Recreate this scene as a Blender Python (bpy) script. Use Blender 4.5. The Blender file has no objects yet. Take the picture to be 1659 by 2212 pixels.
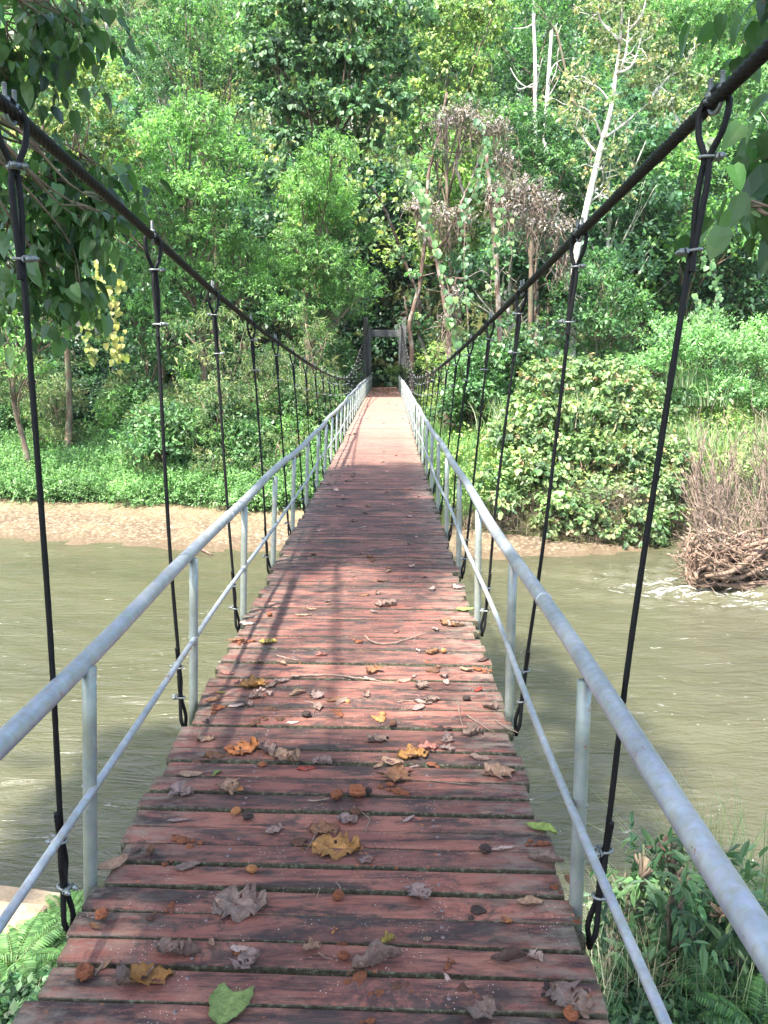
import bpy, math, random
import numpy as np
from mathutils import Vector, noise
R = math.radians
rng = np.random.default_rng(11)
random.seed(11)
sc = bpy.context.scene
COL = sc.collection

# ------------------------------------------------------------------ camera, sky, sun, exposure
CX, CZ = 0.184, 1.60                 # camera stands on the deck, a little right of its middle
PITCH = R(9.9); FPX = 1854.0         # FPX: focal length in pixels of a 1659 x 2212 picture
cam_d = bpy.data.cameras.new("camera")
cam = bpy.data.objects.new("camera", cam_d); COL.objects.link(cam)
cam.location = (CX, 0, CZ)
cam.rotation_euler = (math.pi/2 - PITCH, 0, R(0.26))
cam_d.sensor_fit = 'VERTICAL'; cam_d.sensor_height = 24.0; cam_d.lens = 24.0*FPX/2212.0
cam_d.clip_start = 0.05; cam_d.clip_end = 2000
sc.camera = cam
SUN_EL, SUN_AZ = R(62), R(218)       # azimuth clockwise from +Y: behind the camera and to the left
SUN = Vector((math.sin(SUN_AZ)*math.cos(SUN_EL), math.cos(SUN_AZ)*math.cos(SUN_EL), math.sin(SUN_EL)))
world = bpy.data.worlds.new("World"); sc.world = world; world.use_nodes = True
wn = world.node_tree
sky = wn.nodes.new("ShaderNodeTexSky"); sky.sky_type = 'NISHITA'; sky.sun_disc = False
sky.sun_elevation = SUN_EL; sky.sun_rotation = SUN_AZ; sky.dust_density = 3.0; sky.air_density = 1.0
wn.links.new(sky.outputs[0], wn.nodes["Background"].inputs[0]); wn.nodes["Background"].inputs[1].default_value = 0.15
sun_d = bpy.data.lights.new("sun", 'SUN'); sun_d.energy = 4.2; sun_d.angle = R(2.0); sun_d.color = (1.0, 0.95, 0.86)
sun_o = bpy.data.objects.new("sun", sun_d); COL.objects.link(sun_o); sun_o.location = SUN*60
sun_o.rotation_euler = SUN.to_track_quat('Z', 'Y').to_euler()
sc.view_settings.view_transform = 'Standard'; sc.view_settings.look = 'None'
sc.view_settings.exposure = 2.4; sc.view_settings.gamma = 1.0
sc.cycles.max_bounces = 7; sc.cycles.diffuse_bounces = 3; sc.cycles.glossy_bounces = 3
sc.cycles.transmission_bounces = 4; sc.cycles.transparent_max_bounces = 4
sc.cycles.use_denoising = True
try: sc.cycles.sample_clamp_indirect = 8.0
except Exception: pass

def at(x, y, Y):
    """point on the sight line of photo pixel (x, y) at forward distance Y (metres)"""
    u = (x-838)/FPX; v = (y-1106)/FPX
    f = math.cos(PITCH) - v*math.sin(PITCH); z = -math.sin(PITCH) - v*math.cos(PITCH)
    return np.array((CX + u/f*Y, Y, CZ + z/f*Y))
def on_z(x, y, zz):
    u = (x-838)/FPX; v = (y-1106)/FPX
    f = math.cos(PITCH) - v*math.sin(PITCH); z = -math.sin(PITCH) - v*math.cos(PITCH)
    t = (zz-CZ)/z
    return np.array((CX+u*t, f*t, zz))

# ------------------------------------------------------------------ helpers
def nrm(a): return a/np.maximum(np.linalg.norm(a, axis=-1, keepdims=True), 1e-9)
class MB:
    def __init__(s): s.v=[]; s.f=[]; s.c=[]; s.n=0
    def add(s, v, f, c=None):
        v = np.asarray(v, float); s.v.append(v)
        for a in (f if isinstance(f, list) else [f]):
            if len(a): s.f.append(np.asarray(a, np.int64)+s.n)
        s.c.append(np.broadcast_to(np.asarray((1,1,1) if c is None else c, float), (len(v),3)))
        s.n += len(v)
    def mesh(s, name, mat, smooth=True):
        me = bpy.data.meshes.new(name)
        V = np.concatenate(s.v)
        loops = np.concatenate([a.ravel() for a in s.f]); cnt = np.concatenate([np.full(len(a), a.shape[1]) for a in s.f])
        me.vertices.add(len(V)); me.vertices.foreach_set('co', V.astype(np.float32).ravel())
        me.loops.add(len(loops)); me.loops.foreach_set('vertex_index', loops.astype(np.int32))
        me.polygons.add(len(cnt)); me.polygons.foreach_set('loop_start', np.concatenate([[0], np.cumsum(cnt)[:-1]]).astype(np.int32))
        me.polygons.foreach_set('use_smooth', np.full(len(cnt), smooth))
        me.update(calc_edges=True)
        C = np.concatenate(s.c); at_ = me.color_attributes.new('Col', 'FLOAT_COLOR', 'POINT')
        at_.data.foreach_set('color', np.concatenate([C, np.ones((len(C),1))], 1).astype(np.float32).ravel())
        me.materials.append(mat)
        return me
    def build(s, name, mat, parent=None, smooth=True):
        o = bpy.data.objects.new(name, s.mesh(name, mat, smooth)); COL.objects.link(o)
        if parent: o.parent = parent
        return o
def tag(o, label=None, cat=None, group=None, kind=None):
    if label: o['label'] = label
    if cat: o['category'] = cat
    if group: o['group'] = group
    if kind: o['kind'] = kind
    return o
def empty(name, loc=(0,0,0), rz=0):
    o = bpy.data.objects.new(name, None); COL.objects.link(o); o.location = loc; o.rotation_euler = (0,0,rz)
    o.empty_display_size = .1
    return o
def link_mesh(name, me, parent=None, loc=None, rot=None, scale=None):
    o = bpy.data.objects.new(name, me); COL.objects.link(o)
    if parent: o.parent = parent
    if loc is not None: o.location = loc
    if rot is not None: o.rotation_euler = rot
    if scale is not None: o.scale = scale if hasattr(scale, '__len__') else (scale,)*3
    return o
def kids(o): return [c for c in bpy.data.objects if c.parent is o]
def copy_tree(o, children_of, parent=None):
    c = o.copy(); COL.objects.link(c); c.parent = parent
    for ch in children_of.get(o.name, ()): copy_tree(ch, children_of, c)
    return c

def frames(P):
    T = nrm(np.gradient(P, axis=0)); ref = np.array((1.,0,0)) if abs(T[0][0]) < .8 else np.array((0,1.,0))
    n = nrm(np.cross(T[0], ref)); N=[n]
    for i in range(1, len(P)):
        n = N[-1]-T[i]*np.dot(N[-1], T[i]); N.append(n/max(np.linalg.norm(n), 1e-9))
    N = np.array(N); return T, N, np.cross(T, N)
def tube(mb, P, r, n=8, c=None, caps=True, strands=0, lay=.1, amp=.12):
    P = np.asarray(P, float); m = len(P); r = np.broadcast_to(np.asarray(r, float), (m,))
    T, N, B = frames(P); th = np.linspace(0, 2*math.pi, n, endpoint=False)[None,:]
    rr = r[:,None]*np.ones_like(th)
    if strands:
        s = np.concatenate([[0], np.cumsum(np.linalg.norm(np.diff(P, axis=0), axis=1))])[:,None]
        rr = rr*(1-amp+amp*2*np.abs(np.cos(strands*.5*(th-2*math.pi*s/lay))))
    V = P[:,None,:]+rr[...,None]*(np.cos(th)[...,None]*N[:,None,:]+np.sin(th)[...,None]*B[:,None,:])
    i = np.arange(m-1)[:,None]*n; j = np.arange(n)[None,:]; k = (j+1)%n
    F = np.stack([i+j, i+k, i+n+k, i+n+j], -1).reshape(-1,4)
    V = V.reshape(-1,3); fl=[F]
    if caps:
        V = np.concatenate([V, P[:1], P[-1:]]); a = np.arange(n); b=(a+1)%n
        fl.append(np.stack([np.full(n, m*n), b, a], 1)); fl.append(np.stack([np.full(n, m*n+1), (m-1)*n+a, (m-1)*n+b], 1))
    mb.add(V, fl, c)
def box(mb, c, s, rz=0, rot=None, col=None, bev=0.0):
    """bevelled box: centre c, full size s"""
    h = np.array(s)/2; b = min(bev, h.min()*.9) if bev else 0
    if b == 0:
        V = np.array([(x,y,z) for x in (-1,1) for y in (-1,1) for z in (-1,1)], float)*h
        F = np.array([(0,1,3,2),(4,6,7,5),(0,4,5,1),(2,3,7,6),(0,2,6,4),(1,5,7,3)])
        fl=[F]
    else:
        V=[]; idx={}
        for sx in (-1,1):
            for sy in (-1,1):
                for sz in (-1,1):
                    for a in range(3):
                        p = np.array((sx,sy,sz))*(h-b); p[a] = (sx,sy,sz)[a]*h[a]; idx[(sx,sy,sz,a)] = len(V); V.append(p)
        V = np.array(V); q=[]; t=[]
        for a in range(3):
            o = [x for x in range(3) if x != a]
            for sg in (-1,1):
                cyc=[]
                for (s1,s2) in ((-1,-1),(1,-1),(1,1),(-1,1)):
                    k=[0,0,0]; k[a]=sg; k[o[0]]=s1; k[o[1]]=s2; cyc.append(idx[(*k,a)])
                q.append(cyc)
            for s1 in (-1,1):
                for s2 in (-1,1):
                    k=[0,0,0]; k[o[0]]=s1; k[o[1]]=s2; k0=list(k); k1=list(k); k0[a]=-1; k1[a]=1
                    q.append([idx[(*k0,o[0])], idx[(*k1,o[0])], idx[(*k1,o[1])], idx[(*k0,o[1])]])
        for sx in (-1,1):
            for sy in (-1,1):
                for sz in (-1,1): t.append([idx[(sx,sy,sz,0)], idx[(sx,sy,sz,1)], idx[(sx,sy,sz,2)]])
        fl=[np.array(q), np.array(t)]
    if rot is not None: V = V@np.asarray(rot).T
    elif rz:
        cc, ss = math.cos(rz), math.sin(rz); V = V@np.array(((cc,-ss,0),(ss,cc,0),(0,0,1))).T
    mb.add(V+np.array(c), fl, col)
def spline(pts, n):
    P = np.asarray(pts, float); P = np.concatenate([[2*P[0]-P[1]], P, [2*P[-1]-P[-2]]]); m = len(P)-3
    t = np.linspace(0, m-1e-6, n); i = t.astype(int); f = (t-i)[:,None]
    a,b,c,d = P[i],P[i+1],P[i+2],P[i+3]
    return .5*((2*b)+(c-a)*f+(2*a-5*b+4*c-d)*f**2+(3*b-a-3*c+d)*f**3)

# ------------------------------------------------------------------ materials
class NT:
    def __init__(s, name):
        s.m = bpy.data.materials.new(name); s.m.use_nodes = True; s.t = s.m.node_tree; s.t.nodes.clear()
        s.out = s.t.nodes.new('ShaderNodeOutputMaterial')
    def n(s, typ, **kw):
        nd = s.t.nodes.new('ShaderNode'+typ)
        for k, v in kw.items():
            if k.startswith('_'): setattr(nd, k[1:], v)
            else:
                key = int(k[1:]) if k[0] == 'i' and k[1:].isdigit() else k.replace('__', ' ')
                if isinstance(v, bpy.types.NodeSocket): s.t.links.new(v, nd.inputs[key])
                else: nd.inputs[key].default_value = v
        return nd
    def pos(s, scale=(1,1,1), rot=(0,0,0), obj=False):
        src = s.n('TexCoord').outputs['Object'] if obj else s.n('NewGeometry').outputs['Position']
        return s.n('Mapping', i0=src, Rotation=rot, Scale=scale).outputs[0]
    def noise(s, vec, scale, detail=4, rough=.55, dist=0):
        return s.n('TexNoise', Vector=vec, Scale=scale, Detail=detail, Roughness=rough, Distortion=dist).outputs[0]
    def ramp(s, fac, stops, interp='LINEAR'):
        nd = s.n('ValToRGB', i0=fac); cr = nd.color_ramp; cr.interpolation = interp
        while len(cr.elements) < len(stops): cr.elements.new(.5)
        for e, (p, c) in zip(cr.elements, stops):
            e.position = p; e.color = (c,c,c,1) if not hasattr(c, '__len__') else (*c, 1)
        return nd.outputs[0]
    def mix(s, fac, a, b, mode='MIX'):
        nd = s.t.nodes.new('ShaderNodeMix'); nd.data_type = 'RGBA'; nd.blend_type = mode
        for sock, v in ((nd.inputs[0], fac), (nd.inputs[6], a), (nd.inputs[7], b)):
            if isinstance(v, bpy.types.NodeSocket): s.t.links.new(v, sock)
            else: sock.default_value = v if not hasattr(v, '__len__') else ((*v, 1) if len(v) == 3 else v)
        return nd.outputs[2]
    def math(s, op, a, b=0.0):
        nd = s.t.nodes.new('ShaderNodeMath'); nd.operation = op
        for sock, v in ((nd.inputs[0], a), (nd.inputs[1], b)):
            if isinstance(v, bpy.types.NodeSocket): s.t.links.new(v, sock)
            else: sock.default_value = v
        return nd.outputs[0]
    def bump(s, h, dist=.01, strength=1.0, normal=None):
        kw = dict(Height=h, Distance=dist, Strength=strength)
        if normal: kw['Normal'] = normal
        return s.n('Bump', **kw).outputs[0]
    def done(s, sh):
        s.t.links.new(sh, s.out.inputs[0]); return s.m
    def bsdf(s, color, rough=.6, metal=0, normal=None, spec=.5):
        kw = {'Base__Color': color if isinstance(color, bpy.types.NodeSocket) else (*color, 1), 'Roughness': rough, 'Metallic': metal, 'Specular__IOR__Level': spec}
        if normal: kw['Normal'] = normal
        return s.n('BsdfPrincipled', **kw).outputs[0]

def m_leaf(name, trans=.35, rough=.45, spec=.35, vein=False):
    g = NT(name); c = g.n('Attribute', _attribute_name='Col').outputs[0]
    nz = g.noise(g.pos(), 30 if vein else 9, 2)
    c2 = g.mix(g.math('MULTIPLY', nz, .5), c, g.mix(1, c, (1.5,1.3,.8), 'MULTIPLY'))
    p = g.bsdf(c2, rough, spec=spec)
    t = g.n('BsdfTranslucent', Color=g.mix(1, c2, (1.2,1.4,.75), 'MULTIPLY')).outputs[0]
    return g.done(g.n('MixShader', i0=trans, i1=p, i2=t).outputs[0])
M = {}
M['leaf'] = m_leaf('leaf_green', .42)
M['nearleaf'] = m_leaf('leaf_near', .45, .35, .5, True)
M['dryleaf'] = m_leaf('leaf_dry_on_twigs', .2, .7, .2)
def m_bark(name, a, b, c=None, sc_=6):
    g = NT(name); p = g.pos((1,1,.25)); n1 = g.noise(p, sc_, 6, .65); n2 = g.noise(g.pos(), 2.2, 3)
    col = g.ramp(n1, [(.3,a),(.62,b)])
    if c: col = g.mix(g.ramp(n2, [(.5,0),(.62,1)]), col, c)
    return g.done(g.bsdf(col, .85, normal=g.bump(n1, .03, .8), spec=.2))
M['bark'] = m_bark('bark_brown', (.05,.035,.025), (.2,.15,.11), (.12,.13,.08))
M['palebark'] = m_bark('bark_pale', (.3,.27,.23), (.68,.65,.6), (.34,.33,.28))
M['redbark'] = m_bark('bark_reddish', (.055,.035,.026), (.15,.10,.075), (.22,.2,.17))
M['twig'] = m_bark('twig_dry', (.09,.065,.05), (.25,.19,.15), None, 14)
M['driftwood'] = m_bark('driftwood_grey_brown', (.06,.04,.03), (.24,.165,.12), (.12,.085,.06), 9)

def m_plank():
    g = NT('deck_red_painted_wood')
    at_ = g.n('Attribute', _attribute_name='Col').outputs[0]
    sep = g.n('SeparateColor', i0=at_); rnd, rnd2, edge = sep.outputs[0], sep.outputs[1], sep.outputs[2]
    off = g.n('CombineXYZ', X=g.math('MULTIPLY', rnd, 37.0), Y=0.0, Z=g.math('MULTIPLY', rnd2, 19.0)).outputs[0]
    P0 = g.n('VectorMath', _operation='ADD', i0=g.n('NewGeometry').outputs['Position'], i1=off).outputs[0]
    P = g.n('Mapping', i0=P0, Scale=(1,7,4)).outputs[0]
    Pm = g.n('Mapping', i0=P0, Scale=(1,2.3,2)).outputs[0]
    Pf = g.n('Mapping', i0=P0, Scale=(3,55,30)).outputs[0]
    base = g.ramp(g.noise(Pm, 3.2, 5, .6), [(.3,(.108,.040,.031)),(.5,(.172,.062,.047)),(.7,(.255,.118,.084))])
    base = g.mix(g.math('MULTIPLY', rnd, .38), base, (.38,.145,.10))
    base = g.mix(g.math('MULTIPLY', g.math('POWER', rnd2, 2.0), .75), base, (.10,.045,.038))
    # bare orange-pink worn wood
    worn = g.ramp(g.noise(P, 2.6, 6, .7, .4), [(.54,0),(.68,1)])
    base = g.mix(g.math('MULTIPLY', worn, .35), base, (.44,.215,.14))
    grain = g.noise(Pf, 5, 4, .7)
    base = g.mix(g.ramp(grain, [(.3,.4),(.5,0)]), base, (.11,.045,.04))
    # black mould: blotches, long streaks and curved saw arcs
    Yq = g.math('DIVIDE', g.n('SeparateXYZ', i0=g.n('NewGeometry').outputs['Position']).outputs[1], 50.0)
    dark = g.ramp(Yq, [(0,.5),(.06,.3),(.11,.2),(.15,1),(.26,.9),(.36,0)])  # mould thickened over the shaded stretches, so tree shade is partly in the colour
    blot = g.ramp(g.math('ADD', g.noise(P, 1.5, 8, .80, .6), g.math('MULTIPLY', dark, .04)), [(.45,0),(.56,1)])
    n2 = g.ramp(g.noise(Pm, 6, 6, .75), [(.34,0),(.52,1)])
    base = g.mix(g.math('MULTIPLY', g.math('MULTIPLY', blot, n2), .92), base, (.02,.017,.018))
    wv = g.n('TexWave', _wave_type='RINGS', _rings_direction='Z', Vector=g.n('Mapping', i0=P0, Location=(.2,0,0), Scale=(1,1,0)).outputs[0], Scale=13.0, Distortion=11.0, Detail=5.0).outputs[1]
    arc = g.math('MULTIPLY', g.ramp(wv, [(.78,0),(.95,1)]), g.ramp(g.noise(Pm, 2.6, 4), [(.56,0),(.66,1)]))
    base = g.mix(g.math('MULTIPLY', arc, .55), base, (.05,.03,.03))
    bs = g.math('MULTIPLY', g.ramp(g.noise(P0, 7, 7, .78, .3), [(.50,0),(.58,1)]), g.ramp(g.noise(Pm, 2.2, 3), [(.42,0),(.56,1)]))
    base = g.mix(g.math('MULTIPLY', bs, .8), base, (.028,.022,.022))
    crack = g.ramp(g.noise(g.n('Mapping', i0=P0, Scale=(.8,60,10)).outputs[0], 2.2, 5, .7), [(.30,1),(.36,0)])
    base = g.mix(g.math('MULTIPLY', crack, .7), base, (.03,.02,.02))
    # lichen and dirt towards the ends and along the edges
    X = g.n('SeparateXYZ', i0=g.n('NewGeometry').outputs['Position']).outputs[0]
    endf = g.ramp(g.math('ABSOLUTE', X), [(.42,0),(.74,1)])
    dirt = g.math('MULTIPLY', g.math('ADD', endf, .14), g.ramp(g.noise(Pm, 9, 6, .7), [(.44,0),(.62,1)]))
    base = g.mix(g.math('MULTIPLY', dirt, .7), base, (.19,.165,.13))
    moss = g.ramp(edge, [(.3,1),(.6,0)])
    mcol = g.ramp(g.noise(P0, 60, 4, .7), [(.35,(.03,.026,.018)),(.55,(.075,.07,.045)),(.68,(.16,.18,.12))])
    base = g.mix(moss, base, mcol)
    vor = g.n('TexVoronoi', Vector=P0, Scale=85.0, Randomness=1.0)
    sp = g.math('MULTIPLY', g.ramp(vor.outputs[0], [(.1,1),(.16,0)]), g.ramp(g.noise(P0, 5, 4, .7), [(.53,0),(.6,1)]))
    base = g.mix(g.math('MULTIPLY', sp, .85), base, (.6,.57,.52))
    vor2 = g.n('TexVoronoi', Vector=P0, Scale=24.0)
    sp2 = g.math('MULTIPLY', g.ramp(vor2.outputs[0], [(.1,1),(.2,0)]), g.ramp(g.noise(P0, 3, 4, .7), [(.55,0),(.62,1)]))
    base = g.mix(g.math('MULTIPLY', sp2, .6), base, (.36,.13,.05))
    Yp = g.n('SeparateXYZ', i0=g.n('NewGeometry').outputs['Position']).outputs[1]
    bl = g.ramp(g.math('DIVIDE', Yp, 50.0), [(.22,0),(.42,1)])  # planks paled with distance: sunlight on the far deck put into the colour
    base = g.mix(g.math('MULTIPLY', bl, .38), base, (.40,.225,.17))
    h = g.math('ADD', g.math('MULTIPLY', grain, .6), g.math('MULTIPLY', g.noise(P0, 40, 5, .7), .6))
    rough = g.ramp(g.noise(Pm, 7, 3), [(.3,.55),(.7,.78)])
    return g.done(g.bsdf(base, rough, normal=g.bump(h, .0045, 1.0), spec=.28))
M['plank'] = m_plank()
def m_galv(name, base=(.40,.43,.47), rust=True, streak=True, rough=.42):
    g = NT(name); p = g.pos()
    c = g.ramp(g.noise(p, 14, 5, .6), [(.3,tuple(x*.80 for x in base)),(.5,base),(.7,tuple(min(1,x*1.22) for x in base))])
    v = g.n('TexVoronoi', Vector=p, Scale=60.0).outputs[1]
    c = g.mix(.05, c, v, 'OVERLAY')
    if streak:
        st = g.ramp(g.noise(g.pos((9,9,.7)), 5, 4, .6), [(.46,0),(.66,1)])
        c = g.mix(g.math('MULTIPLY', st, .5), c, (.27,.27,.18))
    if rust:
        rs = g.ramp(g.noise(p, 11, 6, .7), [(.64,0),(.68,1)]); c = g.mix(rs, c, (.26,.12,.07))
        rs2 = g.ramp(g.noise(g.pos((1,.35,1)), 55, 3, .6), [(.68,0),(.74,1)]); c = g.mix(g.math('MULTIPLY', rs2, .7), c, (.12,.08,.06))
    return g.done(g.bsdf(c, rough, .45, normal=g.bump(g.noise(p, 60, 3), .0008, .5)))
M['rail'] = m_galv('galvanised_rail', (.33,.355,.40))
M['post'] = m_galv('galvanised_post', (.25,.28,.26), rough=.5)
M['clamp'] = m_galv('zinc_clamp', (.18,.195,.19), False, False, .38)
g = NT('black_wire_rope'); nz = g.noise(g.pos(), 90, 4, .6)
M['rope'] = g.done(g.bsdf(g.ramp(nz, [(.35,(.0025,.0025,.0028)),(.7,(.0065,.0063,.0068))]), .6, 0, normal=g.bump(nz, .001, .5), spec=.25))
g = NT('tower_concrete'); p = g.pos((1,1,.4)); n1 = g.noise(p, 3, 6, .65)
c = g.ramp(n1, [(.3,(.06,.063,.066)),(.6,(.135,.145,.155))]); c = g.mix(g.ramp(g.noise(g.pos((2,2,.15)), 3, 4), [(.5,0),(.7,.8)]), c, (.11,.09,.075))
M['concrete'] = g.done(g.bsdf(c, .85, normal=g.bump(n1, .02)))
g = NT('cut_stone'); n1 = g.noise(g.pos(), 5, 7, .7)
c = g.ramp(n1, [(.3,(.19,.135,.08)),(.55,(.31,.24,.155)),(.75,(.37,.31,.23))]); c = g.mix(g.ramp(g.noise(g.pos(), 22, 5, .7), [(.6,0),(.7,.7)]), c, (.2,.13,.08))
M['stone'] = g.done(g.bsdf(c, .85, normal=g.bump(g.noise(g.pos(), 16, 6, .7), .02)))
def m_ground():
    g = NT('ground_soil'); p = g.pos(); n1 = g.noise(p, 1.2, 6, .65); n2 = g.noise(p, 9, 5, .7)
    c = g.ramp(n1, [(.3,(.035,.028,.016)),(.5,(.05,.06,.022)),(.7,(.12,.085,.05))])
    c = g.mix(g.math('MULTIPLY', g.ramp(n2, [(.4,0),(.65,1)]), .5), c, (.05,.085,.02))
    return g.done(g.bsdf(c, .95, normal=g.bump(n2, .08), spec=.15))
M['ground'] = m_ground()
def m_gravel():
    g = NT('river_gravel'); p = g.pos()
    v = g.n('TexVoronoi', Vector=p, Scale=8.5); v2 = g.n('TexVoronoi', Vector=p, Scale=20.0)
    def stones(vc):
        s_ = g.n('SeparateColor', i0=vc.outputs[1])
        return g.ramp(s_.outputs[0], [(0,(.16,.10,.06)),(.3,(.27,.18,.115)),(.6,(.36,.27,.185)),(.85,(.20,.14,.10)),(1,(.52,.44,.35))])
    c = g.mix(.5, stones(v), stones(v2)); c = g.mix(g.ramp(v.outputs[0], [(.30,0),(.6,.85)]), c, (.13,.075,.045))
    sand = g.ramp(g.noise(p, .55, 4, .6), [(.47,0),(.60,1)])
    Y = g.n('SeparateXYZ', i0=p).outputs[2]
    hi = g.ramp(g.math('ADD', Y, 3.4), [(.25,0),(.45,1)])
    c = g.mix(g.math('MULTIPLY', g.math('MAXIMUM', g.math('MULTIPLY', sand, .5), hi), .75), c, (.33,.235,.14))
    wet = g.ramp(g.math('ADD', g.math('ADD', Y, 3.4), g.math('MULTIPLY', g.noise(p, 2, 3), .06)), [(.05,1),(.12,0)])
    c = g.mix(g.math('MULTIPLY', wet, .75), c, (.15,.095,.055))
    c = g.mix(1, c, (.49,.545,.52), 'MULTIPLY')
    h = g.math('SUBTRACT', 1.0, v.outputs[0])
    return g.done(g.bsdf(c, .8, normal=g.bump(g.math('ADD', h, g.math('MULTIPLY', g.math('SUBTRACT', 1.0, v2.outputs[0]), .5)), .03, .9), spec=.3))
M['gravel'] = m_gravel()
def m_water():
    g = NT('muddy_river_water'); p = g.pos()
    c = g.ramp(g.noise(g.pos((.35,1,1)), .35, 4, .55, .5), [(.3,(.047,.046,.026)),(.55,(.062,.060,.034)),(.75,(.084,.079,.046))])
    xyz = g.n('SeparateXYZ', i0=p)
    # riffle on the right, downstream of the gravel tip, light flecks elsewhere
    d = g.n('VectorMath', _operation='DISTANCE', i0=g.n('Mapping', i0=p, Scale=(.30,.55,1)).outputs[0], i1=(7.6*.30, 18.6*.55, -3.4)).outputs['Value']
    near = g.ramp(d, [(.25,1),(1.7,0)])
    f = g.noise(g.pos((1,2.6,1)), 1.9, 8, .72, .9)
    fo = g.ramp(g.math('ADD', f, g.math('MULTIPLY', near, .15)), [(.635,0),(.80,1)])
    c = g.mix(g.math('MULTIPLY', fo, .75), c, (.72,.73,.70))
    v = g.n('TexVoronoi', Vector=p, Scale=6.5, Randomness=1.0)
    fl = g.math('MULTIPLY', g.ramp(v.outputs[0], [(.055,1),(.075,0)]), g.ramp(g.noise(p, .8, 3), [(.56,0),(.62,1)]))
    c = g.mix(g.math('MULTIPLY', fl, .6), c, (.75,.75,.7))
    n1 = g.noise(g.pos((.55,1.7,1)), 2.2, 5, .6, .9); n2 = g.noise(g.pos((.7,1.7,1)), 8, 4, .6, .6)
    h = g.math('ADD', g.math('MULTIPLY', n1, .7), g.math('MULTIPLY', n2, .22))
    nm = g.bump(h, .115, .9)
    r = g.math('ADD', .14, g.math('MULTIPLY', fo, .5))
    return g.done(g.bsdf(c, r, normal=nm, spec=.5))
M['water'] = m_water()
def m_litter():
    g = NT('fallen_dry_leaf'); c = g.n('Attribute', _attribute_name='Col').outputs[0]
    p = g.pos(obj=True); n1 = g.noise(p, 45, 5, .7)
    sp = g.n('SeparateXYZ', i0=p); ay = g.math('ABSOLUTE', sp.outputs[1]); vv = g.math('SINE', g.math('MULTIPLY', g.math('SUBTRACT', sp.outputs[0], g.math('MULTIPLY', ay, .75)), 62.0))
    vein = g.math('MAXIMUM', g.ramp(vv, [(.90,0),(.99,1)]), g.ramp(ay, [(.006,1),(.016,0)]))
    c2 = g.mix(g.ramp(n1, [(.42,0),(.7,.7)]), c, g.mix(1, c, (.45,.38,.36), 'MULTIPLY'))
    c2 = g.mix(g.math('MULTIPLY', vein, .5), c2, g.mix(1, c, (1.5,1.45,1.35), 'MULTIPLY'))
    c2 = g.mix(g.ramp(g.noise(p, 7, 5, .7), [(.48,0),(.62,.55)]), c2, g.mix(1, c, (.5,.42,.36), 'MULTIPLY'))
    c2 = g.mix(g.ramp(g.noise(p, 150, 2), [(.62,0),(.72,.6)]), c2, (.1,.06,.05))
    s = g.bsdf(c2, .6, normal=g.bump(g.math('ADD', g.math('MULTIPLY', vein, -.6), n1), .003), spec=.3)
    t = g.n('BsdfTranslucent', Color=c2).outputs[0]
    return g.done(g.n('MixShader', i0=.15, i1=s, i2=t).outputs[0])
M['litter'] = m_litter()
g = NT('fallen_fig_pulp'); c = g.n('Attribute', _attribute_name='Col').outputs[0]; p = g.pos(obj=True); n1 = g.noise(p, 220, 5, .75)
M['fruit'] = g.done(g.bsdf(g.mix(g.ramp(n1, [(.35,.8),(.65,0)]), c, g.mix(1, c, (.3,.22,.2), 'MULTIPLY')), .7, normal=g.bump(n1, .003), spec=.3))
g = NT('nail_head'); M['nail'] = g.done(g.bsdf((.16,.12,.12), .5, .5))

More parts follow.
